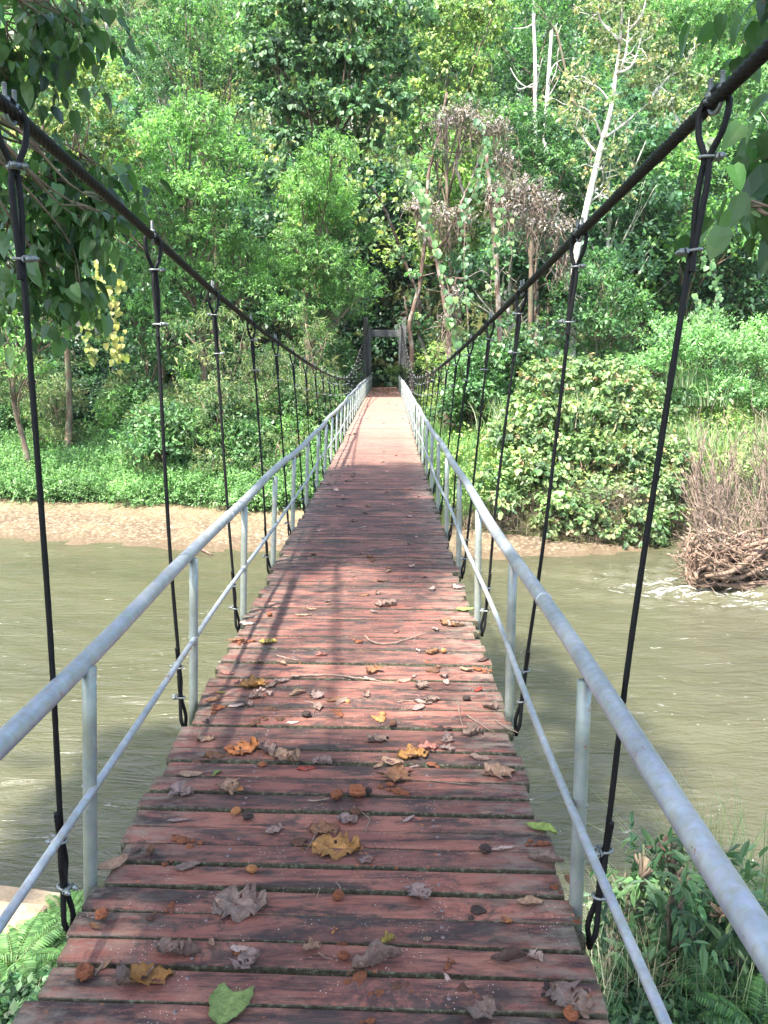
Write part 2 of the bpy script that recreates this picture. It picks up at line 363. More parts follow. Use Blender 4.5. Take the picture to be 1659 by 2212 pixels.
# ------------------------------------------------------------------ leaves
def V3(a): return np.asarray(a, float)
def pal(n, cols, wts=None, jit=.18):
    cols = V3(cols); w = None if wts is None else np.array(wts)/np.sum(wts)
    c = cols[rng.choice(len(cols), n, p=w)]
    c = c*np.exp(rng.normal(0, jit, (n,1)))*np.exp(rng.normal(0, jit*.3, (n,3)))
    return (c*.86+c.mean(1, keepdims=True)*.14)*np.array((.86,.97,1.12))+np.array((0,.002,.008))
def leaves(mb, P, D, Nn, L, W, C, kind='lance'):
    """one folded leaf per row: base P, direction D, face normal Nn, length L, width W, colour C"""
    n = len(P); D = nrm(D); S = nrm(np.cross(D, Nn)); Nn = np.cross(S, D)
    L = np.broadcast_to(L, (n,))[:,None]; W = np.broadcast_to(W, (n,))[:,None]
    if kind == 'diamond':
        V = np.stack([P, P+D*L*.45+S*W*.5-Nn*W*.12, P+D*L-Nn*L*.12, P+D*L*.45-S*W*.5-Nn*W*.12], 1); k=4
        F = np.arange(n)[:,None]*4+np.array([0,1,2,3])[None]
        mb.add(V.reshape(-1,3), [F], np.repeat(C, 4, 0))
    elif kind in ('lance', 'round'):
        a, b = (.3,.72) if kind == 'lance' else (.22,.78); wa, wb = (.5,.36) if kind == 'lance' else (.47,.45)
        dz = .16
        V = np.stack([P, P+D*L*a+S*W*wa+Nn*W*dz, P+D*L*b+S*W*wb+Nn*(W*dz-L*.06), P+D*L-Nn*L*.16, P+D*L*b-S*W*wb+Nn*(W*dz-L*.06), P+D*L*a-S*W*wa+Nn*W*dz], 1)
        i = np.arange(n)[:,None]*6
        F = np.concatenate([i+np.array([0,1,2,3])[None], i+np.array([0,3,4,5])[None]])
        mb.add(V.reshape(-1,3), [F], np.repeat(C, 6, 0))
    else:  # heart, finer outline for leaves near the camera
        oz = [(0,0),(-.06,.28),(.12,.50),(.40,.50),(.68,.34),(.88,.12),(1,0)]
        pts = [(t,w,1) for t,w in oz]+[(t,w,-1) for t,w in oz[-2:0:-1]]
        mid = [(.3,0),(.62,0)]
        A=[]
        for t,w,s in pts: A.append(P+D*L*t+S*W*w*s+Nn*(W*abs(w)*.22-L*.22*max(t,0)**2))
        for t,w in mid: A.append(P+D*L*t-Nn*(L*.22*t*t))
        V = np.stack(A, 1); k = V.shape[1]; i = np.arange(n)[:,None]*k
        Q = [(0,1,2,12),(2,3,13,12),(3,4,5,13),(5,6,7,13),(7,8,9,13),(9,10,12,13),(10,11,0,12)]
        F = np.concatenate([i+np.array(q)[None] for q in Q])
        mb.add(V.reshape(-1,3), [F], np.repeat(C, k, 0))
def rdir(n): return nrm(rng.normal(size=(n,3)))
def sprigs(mb, P, O, m, slen, L, W, cols, wts=None, kind='lance', droop=.5, spread=.9, jit=.2, up=.5, ljit=.25):
    """m leaves along each short twig: base P, outward direction O"""
    n = len(P); s = nrm(O*.8+rdir(n)*.55+np.array((0,0,up*.6)))
    base = pal(n, cols, wts, jit)
    for j in range(m):
        t = (j+1)/m
        p = P+s*slen*t+rng.normal(0, slen*.06, (n,3))-np.array((0,0,1))*slen*.22*t*t*droop
        d = nrm(s*(.35+.65*(j == m-1))+rdir(n)*spread*.8+np.array((0,0,-droop)))
        nn = nrm(O*.45+np.array((0,0,.9))+rdir(n)*.45)
        l = L*np.exp(rng.normal(0, ljit, n))
        leaves(mb, p, d, nn, l, l*W/L, base*np.exp(rng.normal(0, .13, (n,1))), kind)
def lobe_pts(c, r, n, flat=.85, fill=.45, tier=True):
    d = rdir(n)
    if tier: d[:,2] = np.where(d[:,2] < -.28, -d[:,2], d[:,2])
    q = 1+.28*np.sin(d[:,0:1]*5+c[0])*np.cos(d[:,1:2]*4+c[2])+.16*np.sin(d[:,2:3]*9+c[1]*3)
    rad = (1-fill*rng.random((n,1))**1.6)*q
    return c+d*rad*r*np.array((1,1,flat)), d
STY = {
 'lance': dict(m=7, slen=.34, L=.155, W=.052, kind='lance', droop=.55),
 'round': dict(m=5, slen=.30, L=.125, W=.105, kind='round', droop=.8),
 'small': dict(m=7, slen=.32, L=.105, W=.062, kind='diamond', droop=.35),
 'fine':  dict(m=10, slen=.42, L=.085, W=.034, kind='diamond', droop=.2),
 'far':   dict(m=6, slen=.55, L=.26, W=.15, kind='diamond', droop=.4),
 'willow':dict(m=6, slen=.32, L=.14, W=.032, kind='lance', droop=.45),
}
PAL = {
 'bright': ([(.15,.285,.065),(.20,.35,.085),(.085,.18,.05)], [4,2.2,2]),
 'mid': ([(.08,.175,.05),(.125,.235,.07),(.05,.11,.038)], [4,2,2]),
 'dark': ([(.04,.095,.036),(.062,.135,.048),(.025,.062,.028)], [4,2,2]),
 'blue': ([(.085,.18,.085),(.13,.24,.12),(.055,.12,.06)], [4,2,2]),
 'olive': ([(.10,.15,.05),(.18,.22,.08),(.28,.27,.11),(.06,.11,.035)], [4,2,1.4,2]),
 'yellow': ([(.27,.29,.07),(.19,.26,.07),(.42,.37,.09),(.12,.20,.05)], [3,4,1,4]),
 'yg': ([(.19,.27,.06),(.13,.21,.05),(.27,.31,.08)], [4,3,2]),
 'vine': ([(.10,.185,.075),(.155,.25,.105),(.27,.29,.085),(.055,.115,.045)], [5,3,.8,3]),
 'feather': ([(.17,.32,.10),(.23,.39,.13),(.10,.2,.06)], [4,2,2]),
 'fern': ([(.14,.27,.07),(.19,.33,.10),(.09,.18,.05)], [4,2,2]),
 'near': ([(.05,.11,.02),(.06,.13,.025),(.03,.07,.015),(.08,.155,.03)], [4,3,3,1]),
 'straw': ([(.42,.33,.2),(.33,.25,.15),(.5,.42,.28)], None),
 'pinkdry': ([(.26,.20,.175),(.19,.14,.115),(.36,.29,.26),(.13,.10,.075)], None),
}
def crown(mb, lobes, style, palette, dens=1.0, fill=.34, flat=.66, **kw):
    st = dict(STY[style]); st.update(kw); cols, w = PAL[palette] if isinstance(palette, str) else palette
    for c, r in lobes:
        n = int(max(6, dens*100*r*r*(1 if style != 'far' else .42)*(.155/max(st['L'],.09))**.9))
        P, O = lobe_pts(V3(c), r, n, flat, fill)
        lj = np.exp(rng.normal(0, .12)); cc = V3(cols)*lj
        sprigs(mb, P, O, cols=cc, wts=w, **st)
def limb(mb, a, b, r0, r1, bend=.15, n=9, seg=7, c=None):
    a, b = V3(a), V3(b); L = np.linalg.norm(b-a); t = np.linspace(0,1,n)[:,None]
    off = rng.normal(0, bend*L*.5, 3); off2 = rng.normal(0, bend*L*.25, 3)
    P = a+(b-a)*t+off*np.sin(math.pi*t)+off2*np.sin(2*math.pi*t)
    rr = r0+(r1-r0)*np.linspace(0,1,n)**.8
    tube(mb, P, rr, seg, c); return P
GZ = None
def tree(name, label, cat, base, lobes, style='lance', palette='bright', trunk_r=.16, bark='bark', dens=1.0, group=None, fork=.45, twigs=3, lean=None, extra=None, fill=.34, leafmat='leaf', **kw):
    """tapered trunk with a limb to every lobe of the crown"""
    base = V3(base); root = empty(name, base); tag(root, label, cat, group)
    C = np.array([l[0] for l in lobes]); top = C.mean(0)
    if lean is not None: top = V3(lean)
    tm = MB(); mid = base+(top-base)*.72
    P = limb(tm, base-np.array((0,0,.3)), top, trunk_r*1.15, trunk_r*.35, .07, 14, 9)
    for c, r in lobes:
        c = V3(c); k = int(np.clip(np.searchsorted(P[:,2], base[2]+(c[2]-base[2])*rng.uniform(.45,.8)), 4, 12))
        Q = limb(tm, P[k], c, trunk_r*.35, .025, .12, 7, 5)
        for _ in range(twigs):
            limb(tm, Q[rng.integers(3,7)], c+rdir(1)[0]*r*.85, .022, .008, .1, 4, 4)
    tm.v = [v-base for v in tm.v]
    tm.build('trunk', M[bark], root)
    cm = MB(); crown(cm, lobes, style, palette, dens, fill, **kw)
    if extra: extra(cm)
    cm.v = [v-base for v in cm.v]
    cm.build('crown', M[leafmat], root, smooth=False)
    return root
def L_(Y, pts, dy=.8):
    """crown lobes from (x, y, radius) read off the photo, spread in depth about distance Y"""
    out=[]
    for x, y, r in pts:
        yy = Y+rng.uniform(-dy, dy); out.append((at(x, y, yy), r*yy/FPX))
    return out

# ------------------------------------------------------------------ terrain
WZ = -3.4
def Yw(X):  return np.interp(X, [-60,-10.8,-8,-3,0,4,7,8,9.5,60], [26,24.1,23.2,22.1,21.7,21.6,22.3,24.2,24.8,26])
def Yb(X):  return np.interp(X, [-60,-10.8,-6,-3,2,5,7,8,9.5,60], [31,28.6,27.4,26.4,24.3,23.3,23.0,24.3,24.9,26.1])
def ground_z(X, Y):
    X = np.asarray(X, float); Y = np.asarray(Y, float)
    w, b = Yw(X), Yb(X)
    far = np.where(Y < w, WZ-.05-.18*(w-Y), np.where(Y < b, WZ-.05+(.48-.0*X)*(Y-w)/np.maximum(b-w,.15)*np.clip((b-w)/4,0.1,1), 0))
    zb = WZ-.05+.48*np.clip((b-w)/4,.1,1)
    rise = np.interp(Y-b, [0,1.2,4,9,16,26,34,44,70,120,200], [0,.5,1.25,2.1,2.7,3.2,5.5,12.5,34,74,130])
    bankr = np.clip((X-2.5)/3,0,1)*np.interp(Y-b, [0,.5,2.5,6,12,20],[0,.75,1.15,1.1,.4,0])
    far = np.where(Y >= b, zb+rise*1.0+bankr, far)
    far = np.maximum(far, -5.2)
    s = np.where(np.abs(X) < 30, 0, 0)
    pathw = np.clip(1-(np.abs(X)-1.6)/3, 0, 1)*np.clip((Y-46)/3, 0, 1)*np.clip(1-(Y-60)/6, 0, 1)
    far = far*(1-pathw)+(-.02)*pathw
    near = np.interp(Y+.25*np.sin(X*1.3)+.12*X, [-30,-4,0,4.2,6.4,7.2,9,12], [.5,0,-2.2,-2.55,-2.95,-3.42,-4.2,-5.2])
    nz = np.where(Y < 13, near, far)
    bump = .12*np.sin(X*.9+1.3*np.sin(Y*.35))*np.cos(Y*.7)*np.clip((Y-b)/3, 0, 1)
    hill = np.clip((Y-60)/20,0,1)*(1.8*np.sin(X*.11+1)+1.2*np.sin(X*.23+Y*.09))
    return nz+bump+hill
def gz(X, Y): return float(ground_z(X, Y))
xs = np.concatenate([np.linspace(-150,-22,24), np.arange(-21.5,21.6,.45), np.linspace(22,150,24)])
ys = np.concatenate([np.linspace(-40,-3,8), np.arange(-2.5,12,.4), np.arange(12.5,20,1), np.arange(20,36,.35), np.arange(36.5,70,1.3), np.linspace(72,260,46)])
XX, YY = np.meshgrid(xs, ys); ZZ = ground_z(XX, YY)
ZZ += np.where((YY > 30)&(YY < 50)|(YY < 8), rng.normal(0,.018,ZZ.shape), 0)-.09*((YY > Yw(XX)-.6)&(YY < Yb(XX)-.1))
mb = MB(); ni, nj = XX.shape; i = np.arange(ni-1)[:,None]*nj; j = np.arange(nj-1)[None]
mb.add(np.stack([XX,YY,ZZ],-1).reshape(-1,3), [np.stack([i+j,i+j+1,i+nj+j+1,i+nj+j],-1).reshape(-1,4)])
tag(mb.build('ground', M['ground']), kind='structure')
# gravel bar
gx = np.arange(-40,9.6,.14); tt = np.linspace(-.35,1.0,44)
GX, TT = np.meshgrid(gx, tt); w, b = Yw(GX), Yb(GX)
wob = .25*np.sin(GX*1.1)+.16*np.sin(GX*2.7+1)
GY = w+(b+.9*np.clip((b-w)/2,0,1)+wob*np.clip(b-w,0,1)-w)*TT
GZm = ground_z(GX, np.minimum(GY, b-.01))+.03+np.where(GY > b, (GY-b)*.18, 0)
GZm += np.vectorize(lambda a, c: noise.noise(Vector((a*1.6, c*1.6, 0)))*.045+noise.noise(Vector((a*7, c*7, 3)))*.012)(GX, GY)
mb = MB(); ni, nj = GX.shape; i = np.arange(ni-1)[:,None]*nj; j = np.arange(nj-1)[None]
mb.add(np.stack([GX,GY,GZm],-1).reshape(-1,3), [np.stack([i+j,i+j+1,i+nj+j+1,i+nj+j],-1).reshape(-1,4)])
tag(mb.build('gravel_bar', M['gravel']), kind='structure')
# river water
def wave(X, Y):
    rif = np.exp(-(((X-8)/3.2)**2+((Y-19)/2.4)**2))
    a = .010*np.sin(X*2.1+Y*3.7)+.008*np.sin(X*-3.1+Y*5.2+1)+.006*np.sin(X*6.3+Y*8.1)
    return a+rif*(.09*np.sin(X*3.3+Y*5+np.sin(Y*2.2))+.05*np.sin(X*7.1-Y*9.3))
wx = np.concatenate([np.linspace(-150,-16,12), np.arange(-15,15.1,.13), np.linspace(16,150,12)]); wy = np.arange(4.5,27.5,.13)
XX, YY = np.meshgrid(wx, wy); mb = MB(); ni, nj = XX.shape; i = np.arange(ni-1)[:,None]*nj; j = np.arange(nj-1)[None]
mb.add(np.stack([XX,YY,WZ+wave(XX,YY)],-1).reshape(-1,3), [np.stack([i+j,i+j+1,i+nj+j+1,i+nj+j],-1).reshape(-1,4)])
tag(mb.build('river_water', M['water']), kind='structure')

# ------------------------------------------------------------------ suspension bridge
bridge = empty('suspension_bridge', (0,0,0))
tag(bridge, 'long narrow footbridge of red planks hung on black cables over the muddy river', 'bridge')
def dz(Y): 
    t = np.clip((np.asarray(Y, float)-10)/22, 0, 1); return .17*t*t*(3-2*t)
SK = math.tan(R(2.4)); YEND = 50.2
mb = MB(); nails = MB(); yc = .55; k = 0
while yc < YEND:
    wdt = .099+rng.normal(0,.0055); gap = .012+abs(rng.normal(0,.0075)); sk = SK+rng.normal(0,.0035)
    l, r_ = -.722+rng.normal(0,.012), .724+rng.normal(0,.012)
    if rng.random() < .06: r_ -= rng.uniform(.02,.06)
    if rng.random() < .06: l += rng.uniform(.02,.05)
    tz = rng.normal(0,.0022); roll = rng.normal(0,.010); th = .042
    n = 16; t = np.linspace(0,1,n); X = l+(r_-l)*t; near = yc < 14
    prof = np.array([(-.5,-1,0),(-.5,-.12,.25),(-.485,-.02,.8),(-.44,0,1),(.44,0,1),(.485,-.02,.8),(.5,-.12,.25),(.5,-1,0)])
    e1 = rng.normal(0,.0016,n).cumsum()*.6; e2 = rng.normal(0,.0016,n).cumsum()*.6; bow = rng.normal(0,.003)*np.sin(math.pi*t)
    Vp=[]; Cp=[]
    for a, q, e in prof:
        ee = e1 if a < 0 else e2
        y = yc-X*sk+a*wdt+ee+bow; z = dz(yc)+q*th+tz+a*wdt*roll+np.sin(math.pi*t)*.002
        Vp.append(np.stack([X, y, z], 1)); Cp.append(e)
    V = np.stack(Vp, 1); m = len(prof); a1, a2 = rng.random(2)
    i = np.arange(n-1)[:,None]*m; j = np.arange(m)[None]; jj = (j+1)%m
    F = np.stack([i+j, i+jj, i+m+jj, i+m+j], -1).reshape(-1,4)
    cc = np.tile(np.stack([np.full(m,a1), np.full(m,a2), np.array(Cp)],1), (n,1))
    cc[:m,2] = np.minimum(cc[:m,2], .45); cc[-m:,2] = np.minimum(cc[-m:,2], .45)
    mb.add(V.reshape(-1,3), [F, np.array([list(range(m))[::-1]]), np.array([[(n-1)*m+q for q in range(m)]])], cc)
    if yc < 9:
        for nx in (-.34+rng.normal(0,.01), .34+rng.normal(0,.01)):
            for q in (-.2,.22):
                if rng.random() < .55:
                    tube(nails, [(nx, yc-nx*sk+q*wdt, dz(yc)+tz-.001), (nx, yc-nx*sk+q*wdt, dz(yc)+tz+.0036+q*wdt*roll)], .0062, 10)
    yc += wdt+gap
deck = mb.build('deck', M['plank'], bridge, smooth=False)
nails.build('nail_heads', M['nail'], deck)['kind'] = 'stuff'
yy = np.arange(-.2, YEND, .6)
for sx in (-.52, -.02, .52):
    b_ = MB(); P = np.stack([np.full(len(yy), sx), yy, dz(yy)-.098], 1); V=[]
    for a, q in ((-.045,-.055),(.045,-.055),(.045,.055),(-.045,.055)): V.append(P+np.array((a,0,q)))
    V = np.stack(V,1); n = len(P); i = np.arange(n-1)[:,None]*4; j = np.arange(4)[None]
    b_.add(V.reshape(-1,3), [np.stack([i+j,i+(j+1)%4,i+4+(j+1)%4,i+4+j],-1).reshape(-1,4)], (.2,.5,.2))
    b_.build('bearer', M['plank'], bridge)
def hz(Y): return dz(Y)
YR = np.concatenate([np.arange(-1.2, 49.9, .12)])
def wob(Y, s): return .008*np.sin(Y*.83+s)+.006*np.sin(Y*1.9+2*s)
for s, xr, hr, xm, hm in ((-1,-.745,.715,-.722,.31),(1,.763,.72,.727,.33)):
    r1 = MB(); P = np.stack([xr+wob(YR,s), YR, hz(YR)+hr+wob(YR,s+4)*.8], 1)
    rr = np.full(len(YR), .0285)
    tube(r1, P, rr, 24); 
    h1 = r1.build('handrail', M['rail'], bridge)
    for y0 in np.arange(4.9 if s < 0 else 3.1, 49, 6.0):
        jn = MB()
        yj = np.linspace(y0-.010, y0+.010, 4); tube(jn, np.stack([xr+wob(yj,s), yj, hz(yj)+hr+wob(yj,s+4)*.8],1), [.0288,.0315,.0315,.0288], 20)
        jn.build('pipe_joint', M['rail'], h1)
    r2 = MB(); P = np.stack([xm+wob(YR,s+2), YR, hz(YR)+hm+wob(YR,s+5)*.6], 1); tube(r2, P, .0125, 14)
    r2.build('middle_rail', M['rail'], bridge)
# posts
pm = MB(); tube(pm, [(0,0,-.12),(0,0,0),(0,0,.2),(0,0,.35),(0,0,.5),(0,0,.70)], .021, 20)
th_ = np.linspace(0, math.pi, 7); tube(pm, [(.02*math.cos(a)-.0, .024*math.sin(a)-.012, .32) for a in th_], .004, 6)
pmesh = pm.mesh('post', M['post'], True)
for kk in range(34):
    for s, xb in ((-1,-.748),(1,.750)):
        y0 = (2.45 if s < 0 else 2.34)+1.445*kk
        if y0 > 49.8: continue
        o = link_mesh('post', pmesh, bridge, (xb, y0, float(hz(y0))), (rng.normal(0,.006), (.042 if s < 0 else -.006)+rng.normal(0,.006), 0))
for kk in range(-1,34):
    y0 = 2.28+1.44*kk
    if y0 > 49.5: continue
    cb = MB(); box(cb, (0.01, y0-.02, float(dz(y0))-.075), (1.50,.05,.055), col=(.2,.6,.2), bev=.006)
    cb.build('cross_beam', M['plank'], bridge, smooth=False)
# main cables
CT = np.array([(-5,1.30),(-1,.86),(2.3,.625),(3.74,.52),(5.18,.41),(6.62,.30),(8.06,.185),(9.5,.11),(11,.0),(12.4,-.07),(13.8,-.15),(16.3,-.26),(19.8,-.37),(23.3,-.43),(28,-.15),(34,.44),(40,1.05),(46,1.7),(50.6,2.25)])
yf = np.linspace(-5,50.6,1400); zf = np.interp(yf, CT[:,0], CT[:,1])
ker = np.exp(-.5*(np.arange(-60,61)/26)**2); ker /= ker.sum()
zs = np.convolve(np.pad(zf, 60, mode='reflect', reflect_type='odd'), ker, 'valid')
def cable(s, Y):
    Y = np.asarray(Y, float); z = CZ+np.interp(Y, yf, zs)
    if s < 0: x = np.interp(Y, [-5,2.3,3.74,5.2,8,20,50], [-.74,-.768,-.804,-.845,-.855,-.875,-.93])
    else: x = np.interp(Y, [-5,2.3,5.2,8,20,50], [1.04,.99,.963,.945,.90,.93])
    if s > 0: z = z+.01*np.exp(-((Y-2.3)/1.5)**2)
    return np.stack([x+0*Y, Y, z], -1)
for s in (-1,1):
    c1 = MB()
    tube(c1, cable(s, np.arange(.6, 12.02, .008)), 0.0162, 30, strands=6, lay=.19, amp=.13)
    tube(c1, cable(s, np.arange(12.0, 50.7, .12)), .0168, 10)
    c1.build('main_cable', M['rope'], bridge)
# hangers with their clamps
def clamp_mesh():
    b_ = MB(); a = np.linspace(-math.pi/2, math.pi/2, 13)
    P = [(-.032,.010,0)]+[(.004+.0125*math.cos(t), .0115*-math.sin(t), 0) for t in a]+[(-.032,-.010,0)]
    P = [(-.034,.0115,0)]+[(.003+.013*math.cos(t), .0115*math.sin(t), 0) for t in a[::-1]]+[(-.034,-.0115,0)]
    tube(b_, spline(P, 30), .0034, 10)
    box(b_, (-.0145,0,0), (.009,.036,.014), bev=.003)
    for y in (-.0115,.0115): tube(b_, [(-.019,y,0),(-.0285,y,0)], .0068, 6)
    return b_.mesh('cable_clamp', M['clamp'])
def bolt_mesh():
    b_ = MB(); a = np.linspace(math.pi, 2*math.pi, 13)
    P = [(0,-.028,.062)]+[(0,.028*math.cos(t), .024*math.sin(t)-.004) for t in a]+[(0,.028,.062)]
    tube(b_, spline(P, 40), .0055, 10)
    for y in (-.028,.028):
        tube(b_, [(0,y,.012),(0,y,.028)], .0125, 6); tube(b_, [(0,y,.004),(0,y,.012)], .016, 14)
        for q in range(8):
            zz = .030+q*.004; tube(b_, [(0,y,zz),(0,y,zz+.0014)], .0066, 8)
    box(b_, (0,0,.002), (.026,.075,.010), bev=.003)
    return b_.mesh('bolt_clamp', M['clamp'])
CM, BM = clamp_mesh(), bolt_mesh()
for kk in range(34):
    for s in (-1,1):
        y0 = (2.30 if s < 0 else 2.26)+1.44*kk
        if y0 > 49.2: continue
        T = cable(s, y0); B = np.array((-.762 if s < 0 else .782, y0-.02, float(hz(y0))))
        T = T+np.array((0,0,.0))
        ax = nrm(T-B); ln = np.linalg.norm(T-B)
        if ln < .55: l1, l2 = .09, .17
        else: l1, l2 = .135, min(.36, ln*.42)
        jx = rng.normal(0,.012,2)
        def up_(d, o=0.0, x=0.0): return T-ax*d+np.array((x, o, 0))
        hi = kk < 6; st = .006 if hi else .05; sg = 26 if hi else 6
        h_ = MB()
        # loop over the main cable, then doubled to the second clamp
        loop = [up_(l2+.055, -.012),up_(l2,-.0085), up_(l1+.06,-.011,.006*s), up_(l1,-.0085,.004*s), up_(l1*.55,-.034,.018*s), up_(.012,-.040,.020*s), T+np.array((0,-.022,.023)), T+np.array((0,.022,.023)), up_(.012,.040,-.020*s), up_(l1*.55,.034,-.018*s), up_(l1,.009,-.004*s), up_(l1+.05,.011,-.005*s)]
        tail = .13; bl = [up_(l1+.12,.011,-.006*s), up_(l2,.0085), T-ax*(l2+.09)+np.array((jx[0]*.4,.003,0))]
        m1 = T-ax*(ln*.6)+np.array((jx[0],.0,0))
        e1 = B+ax*.30; e2 = B+ax*.235; e3 = B+ax*.09
        main = loop+bl+[m1, e1+np.array((0,.006,0)), e2+np.array((0,.007,0)), B+ax*.16+np.array((0,.024,0)), e3+np.array((0,.008,0)), B+np.array((s*-.015,.012,-.0)), B+np.array((s*-.012,.012,-.05)), B+np.array((s*-.012,.0,-.072)), B+np.array((s*-.012,-.014,-.05)), B+np.array((s*.0,-.018,-.01)), e3+np.array((0,-.008,0)), B+ax*.16+np.array((0,-.012,0)), e2+np.array((0,-.008,0)), B+ax*.275+np.array((0,-.012,.0)), B+ax*.33+np.array((0,-.018,.0))]
        if ln < .5: main = loop+[B+ax*.06, B+np.array((0,0,-.06))]
        tot = ln+l2+.6; P = spline(main, int(tot/st)+30)
        tube(h_, P, .0074, sg, strands=6 if hi else 0, lay=.085, amp=.15)
        h = h_.build('hanger_cable', M['rope'], bridge)
        rt = 0 if s < 0 else math.pi
        for q, d in enumerate((l1, l2)):
            p = up_(d); fl = rng.random() < .35
            o = link_mesh('cable_clamp', CM, h, p, (rng.normal(0,.06), rng.normal(0,.08), math.pi+rng.normal(0,.35)+(math.pi if (fl or (s > 0 and q == 1)) else 0)), 1.25)
        if ln >= .5:
            for q, p in enumerate((e2, e3)):
                o = link_mesh('cable_clamp', CM, h, p, (rng.normal(0,.1), rng.normal(0,.1), rng.uniform(-.5,.5)+(0 if q == 0 else math.pi*(rng.random() < .5))), 1.2)
        sl = math.atan2(*(cable(s, y0+.1)-cable(s, y0-.1))[[2,1]])
        link_mesh('bolt_clamp', BM, h, T+np.array((0,0,-.004)), (sl*.5, 0, rng.normal(0,.12)))
# tower at the far end
tw = empty('tower'); tw.parent = bridge; tw['label'] = 'grey concrete portal with stained crossbeam at the far end'
TY = 50.0
for s in (-1,1):
    c_ = MB(); x = s*.99+(.0 if s < 0 else .02)
    box(c_, (x+s*.10, TY+.35, 1.55), (.26,.9,5.1), bev=.02)
    box(c_, (x-s*.125, TY+.12, 1.30), (.17,.30,4.6), bev=.015)
    V = [(x+s*.235,TY-.05,-1.0),(x+s*.50,TY-.05,-1.0),(x+s*.235,TY-.05,2.7),(x+s*.235,TY+.7,-1.0),(x+s*.50,TY+.7,-1.0),(x+s*.235,TY+.7,2.7)]
    c_.add(V, [np.array([(0,1,2),(3,5,4)]), np.array([(0,3,4,1),(1,4,5,2),(0,2,5,3)])])
    c_.build('column', M['concrete'], tw, smooth=False)
b_ = MB(); box(b_, (.01, TY+.35, 3.22), (1.72,.5,.40), bev=.02); b_.build('crossbeam', M['concrete'], tw, smooth=False)
s_ = MB(); box(s_, (0, TY+3.2, -.08), (2.3,6.0,.16), bev=.02); s_.build('landing_slab', M['concrete'], tw, smooth=False)

# ------------------------------------------------------------------ fallen leaves, figs and twigs on the deck
LC = {'grey':(.24,.175,.145),'lilac':(.30,.225,.205),'tan':(.36,.24,.165),'brown':(.24,.125,.065),'gold':(.36,.19,.06),'orange':(.42,.17,.06),
      'pink':(.46,.21,.17),'red':(.40,.07,.045),'green':(.20,.29,.09),'lime':(.27,.38,.10),'yellow':(.45,.37,.10),'pale':(.55,.42,.37),'dark':(.10,.065,.055)}
def leaf_mesh(kind, c, seed):
    r_ = np.random.default_rng(seed); nu, nv = 17, 9
    u = np.linspace(0,1,nu)[:,None]*np.ones((1,nv)); v = np.ones((nu,1))*np.linspace(-1,1,nv)[None]
    shape, curl, crum = kind
    if shape == 'oval': w = .27*np.sin(math.pi*np.clip(u,0,1)**.85)**.75
    elif shape == 'slim': w = .15*np.sin(math.pi*u**.8)**.8
    elif shape == 'heart': w = .50*np.sin(math.pi*(u*.93+.07)**.62)**.55
    else: w = .44*np.sin(math.pi*u**.75)**.6*(1+.22*np.sin(u*19+seed)+.12*np.sin(u*33+seed*2))
    edge = 1+ (.24 if shape == 'ragged' else .06)*r_.normal(size=(nu,nv))*(np.abs(v) > .9)
    x = u-.5+.02*r_.normal(size=(nu,nv))*(shape == 'ragged'); y = v*w*edge
    if shape == 'heart': x = x-.16*np.abs(v)**2*(1-u)**3*1.2
    z = .75*curl[0]*(np.abs(v)**1.6)*w*1.3*(1+.5*np.sin(u*5+seed)) + .7*curl[1]*(u-.5)**2*1.3 - .04*np.abs(v)*0
    y = y*(1-abs(curl[0])*.38)
    ph = r_.uniform(0,6,4)
    z = z+crum*(.05*np.sin(u*13+ph[0]+v*3)+.04*np.sin(v*7+ph[1]+u*9)+.03*np.sin(u*27+v*11+ph[2]))
    y = y+crum*.05*np.sin(u*11+ph[3]); 
    z = z-.012*(np.abs(v) < .2)+.0
    V = np.stack([x,y,z],-1).reshape(-1,3); V[:,2] -= np.percentile(V[:,2], 6)
    b = MB(); i = np.arange(nu-1)[:,None]*nv; j = np.arange(nv-1)[None]
    F = np.stack([i+j,i+nv+j,i+nv+j+1,i+j+1],-1).reshape(-1,4)
    if shape == 'ragged' or crum > .8: F = F[r_.random(len(F)) > .035]
    cc = V3(c)*np.exp(r_.normal(0,.10,(nu*nv,1)))*(1-.25*(np.abs(v.reshape(-1,1)) > .85))
    cc[(np.abs(v) < .12).reshape(-1)] *= 1.18
    b.add(V, [F], cc)
    st = [(-.5+.01,0,V[nv//2,2]), (-.60,.02,.03),(-.70,.05,.012)] if shape != 'ragged' or seed%2 else None
    if st: tube(b, spline(st,6), [.011,.010,.010,.009,.009,.008], 4, V3(c)*.7)
    return b.mesh('fallen_leaf', M['litter'])
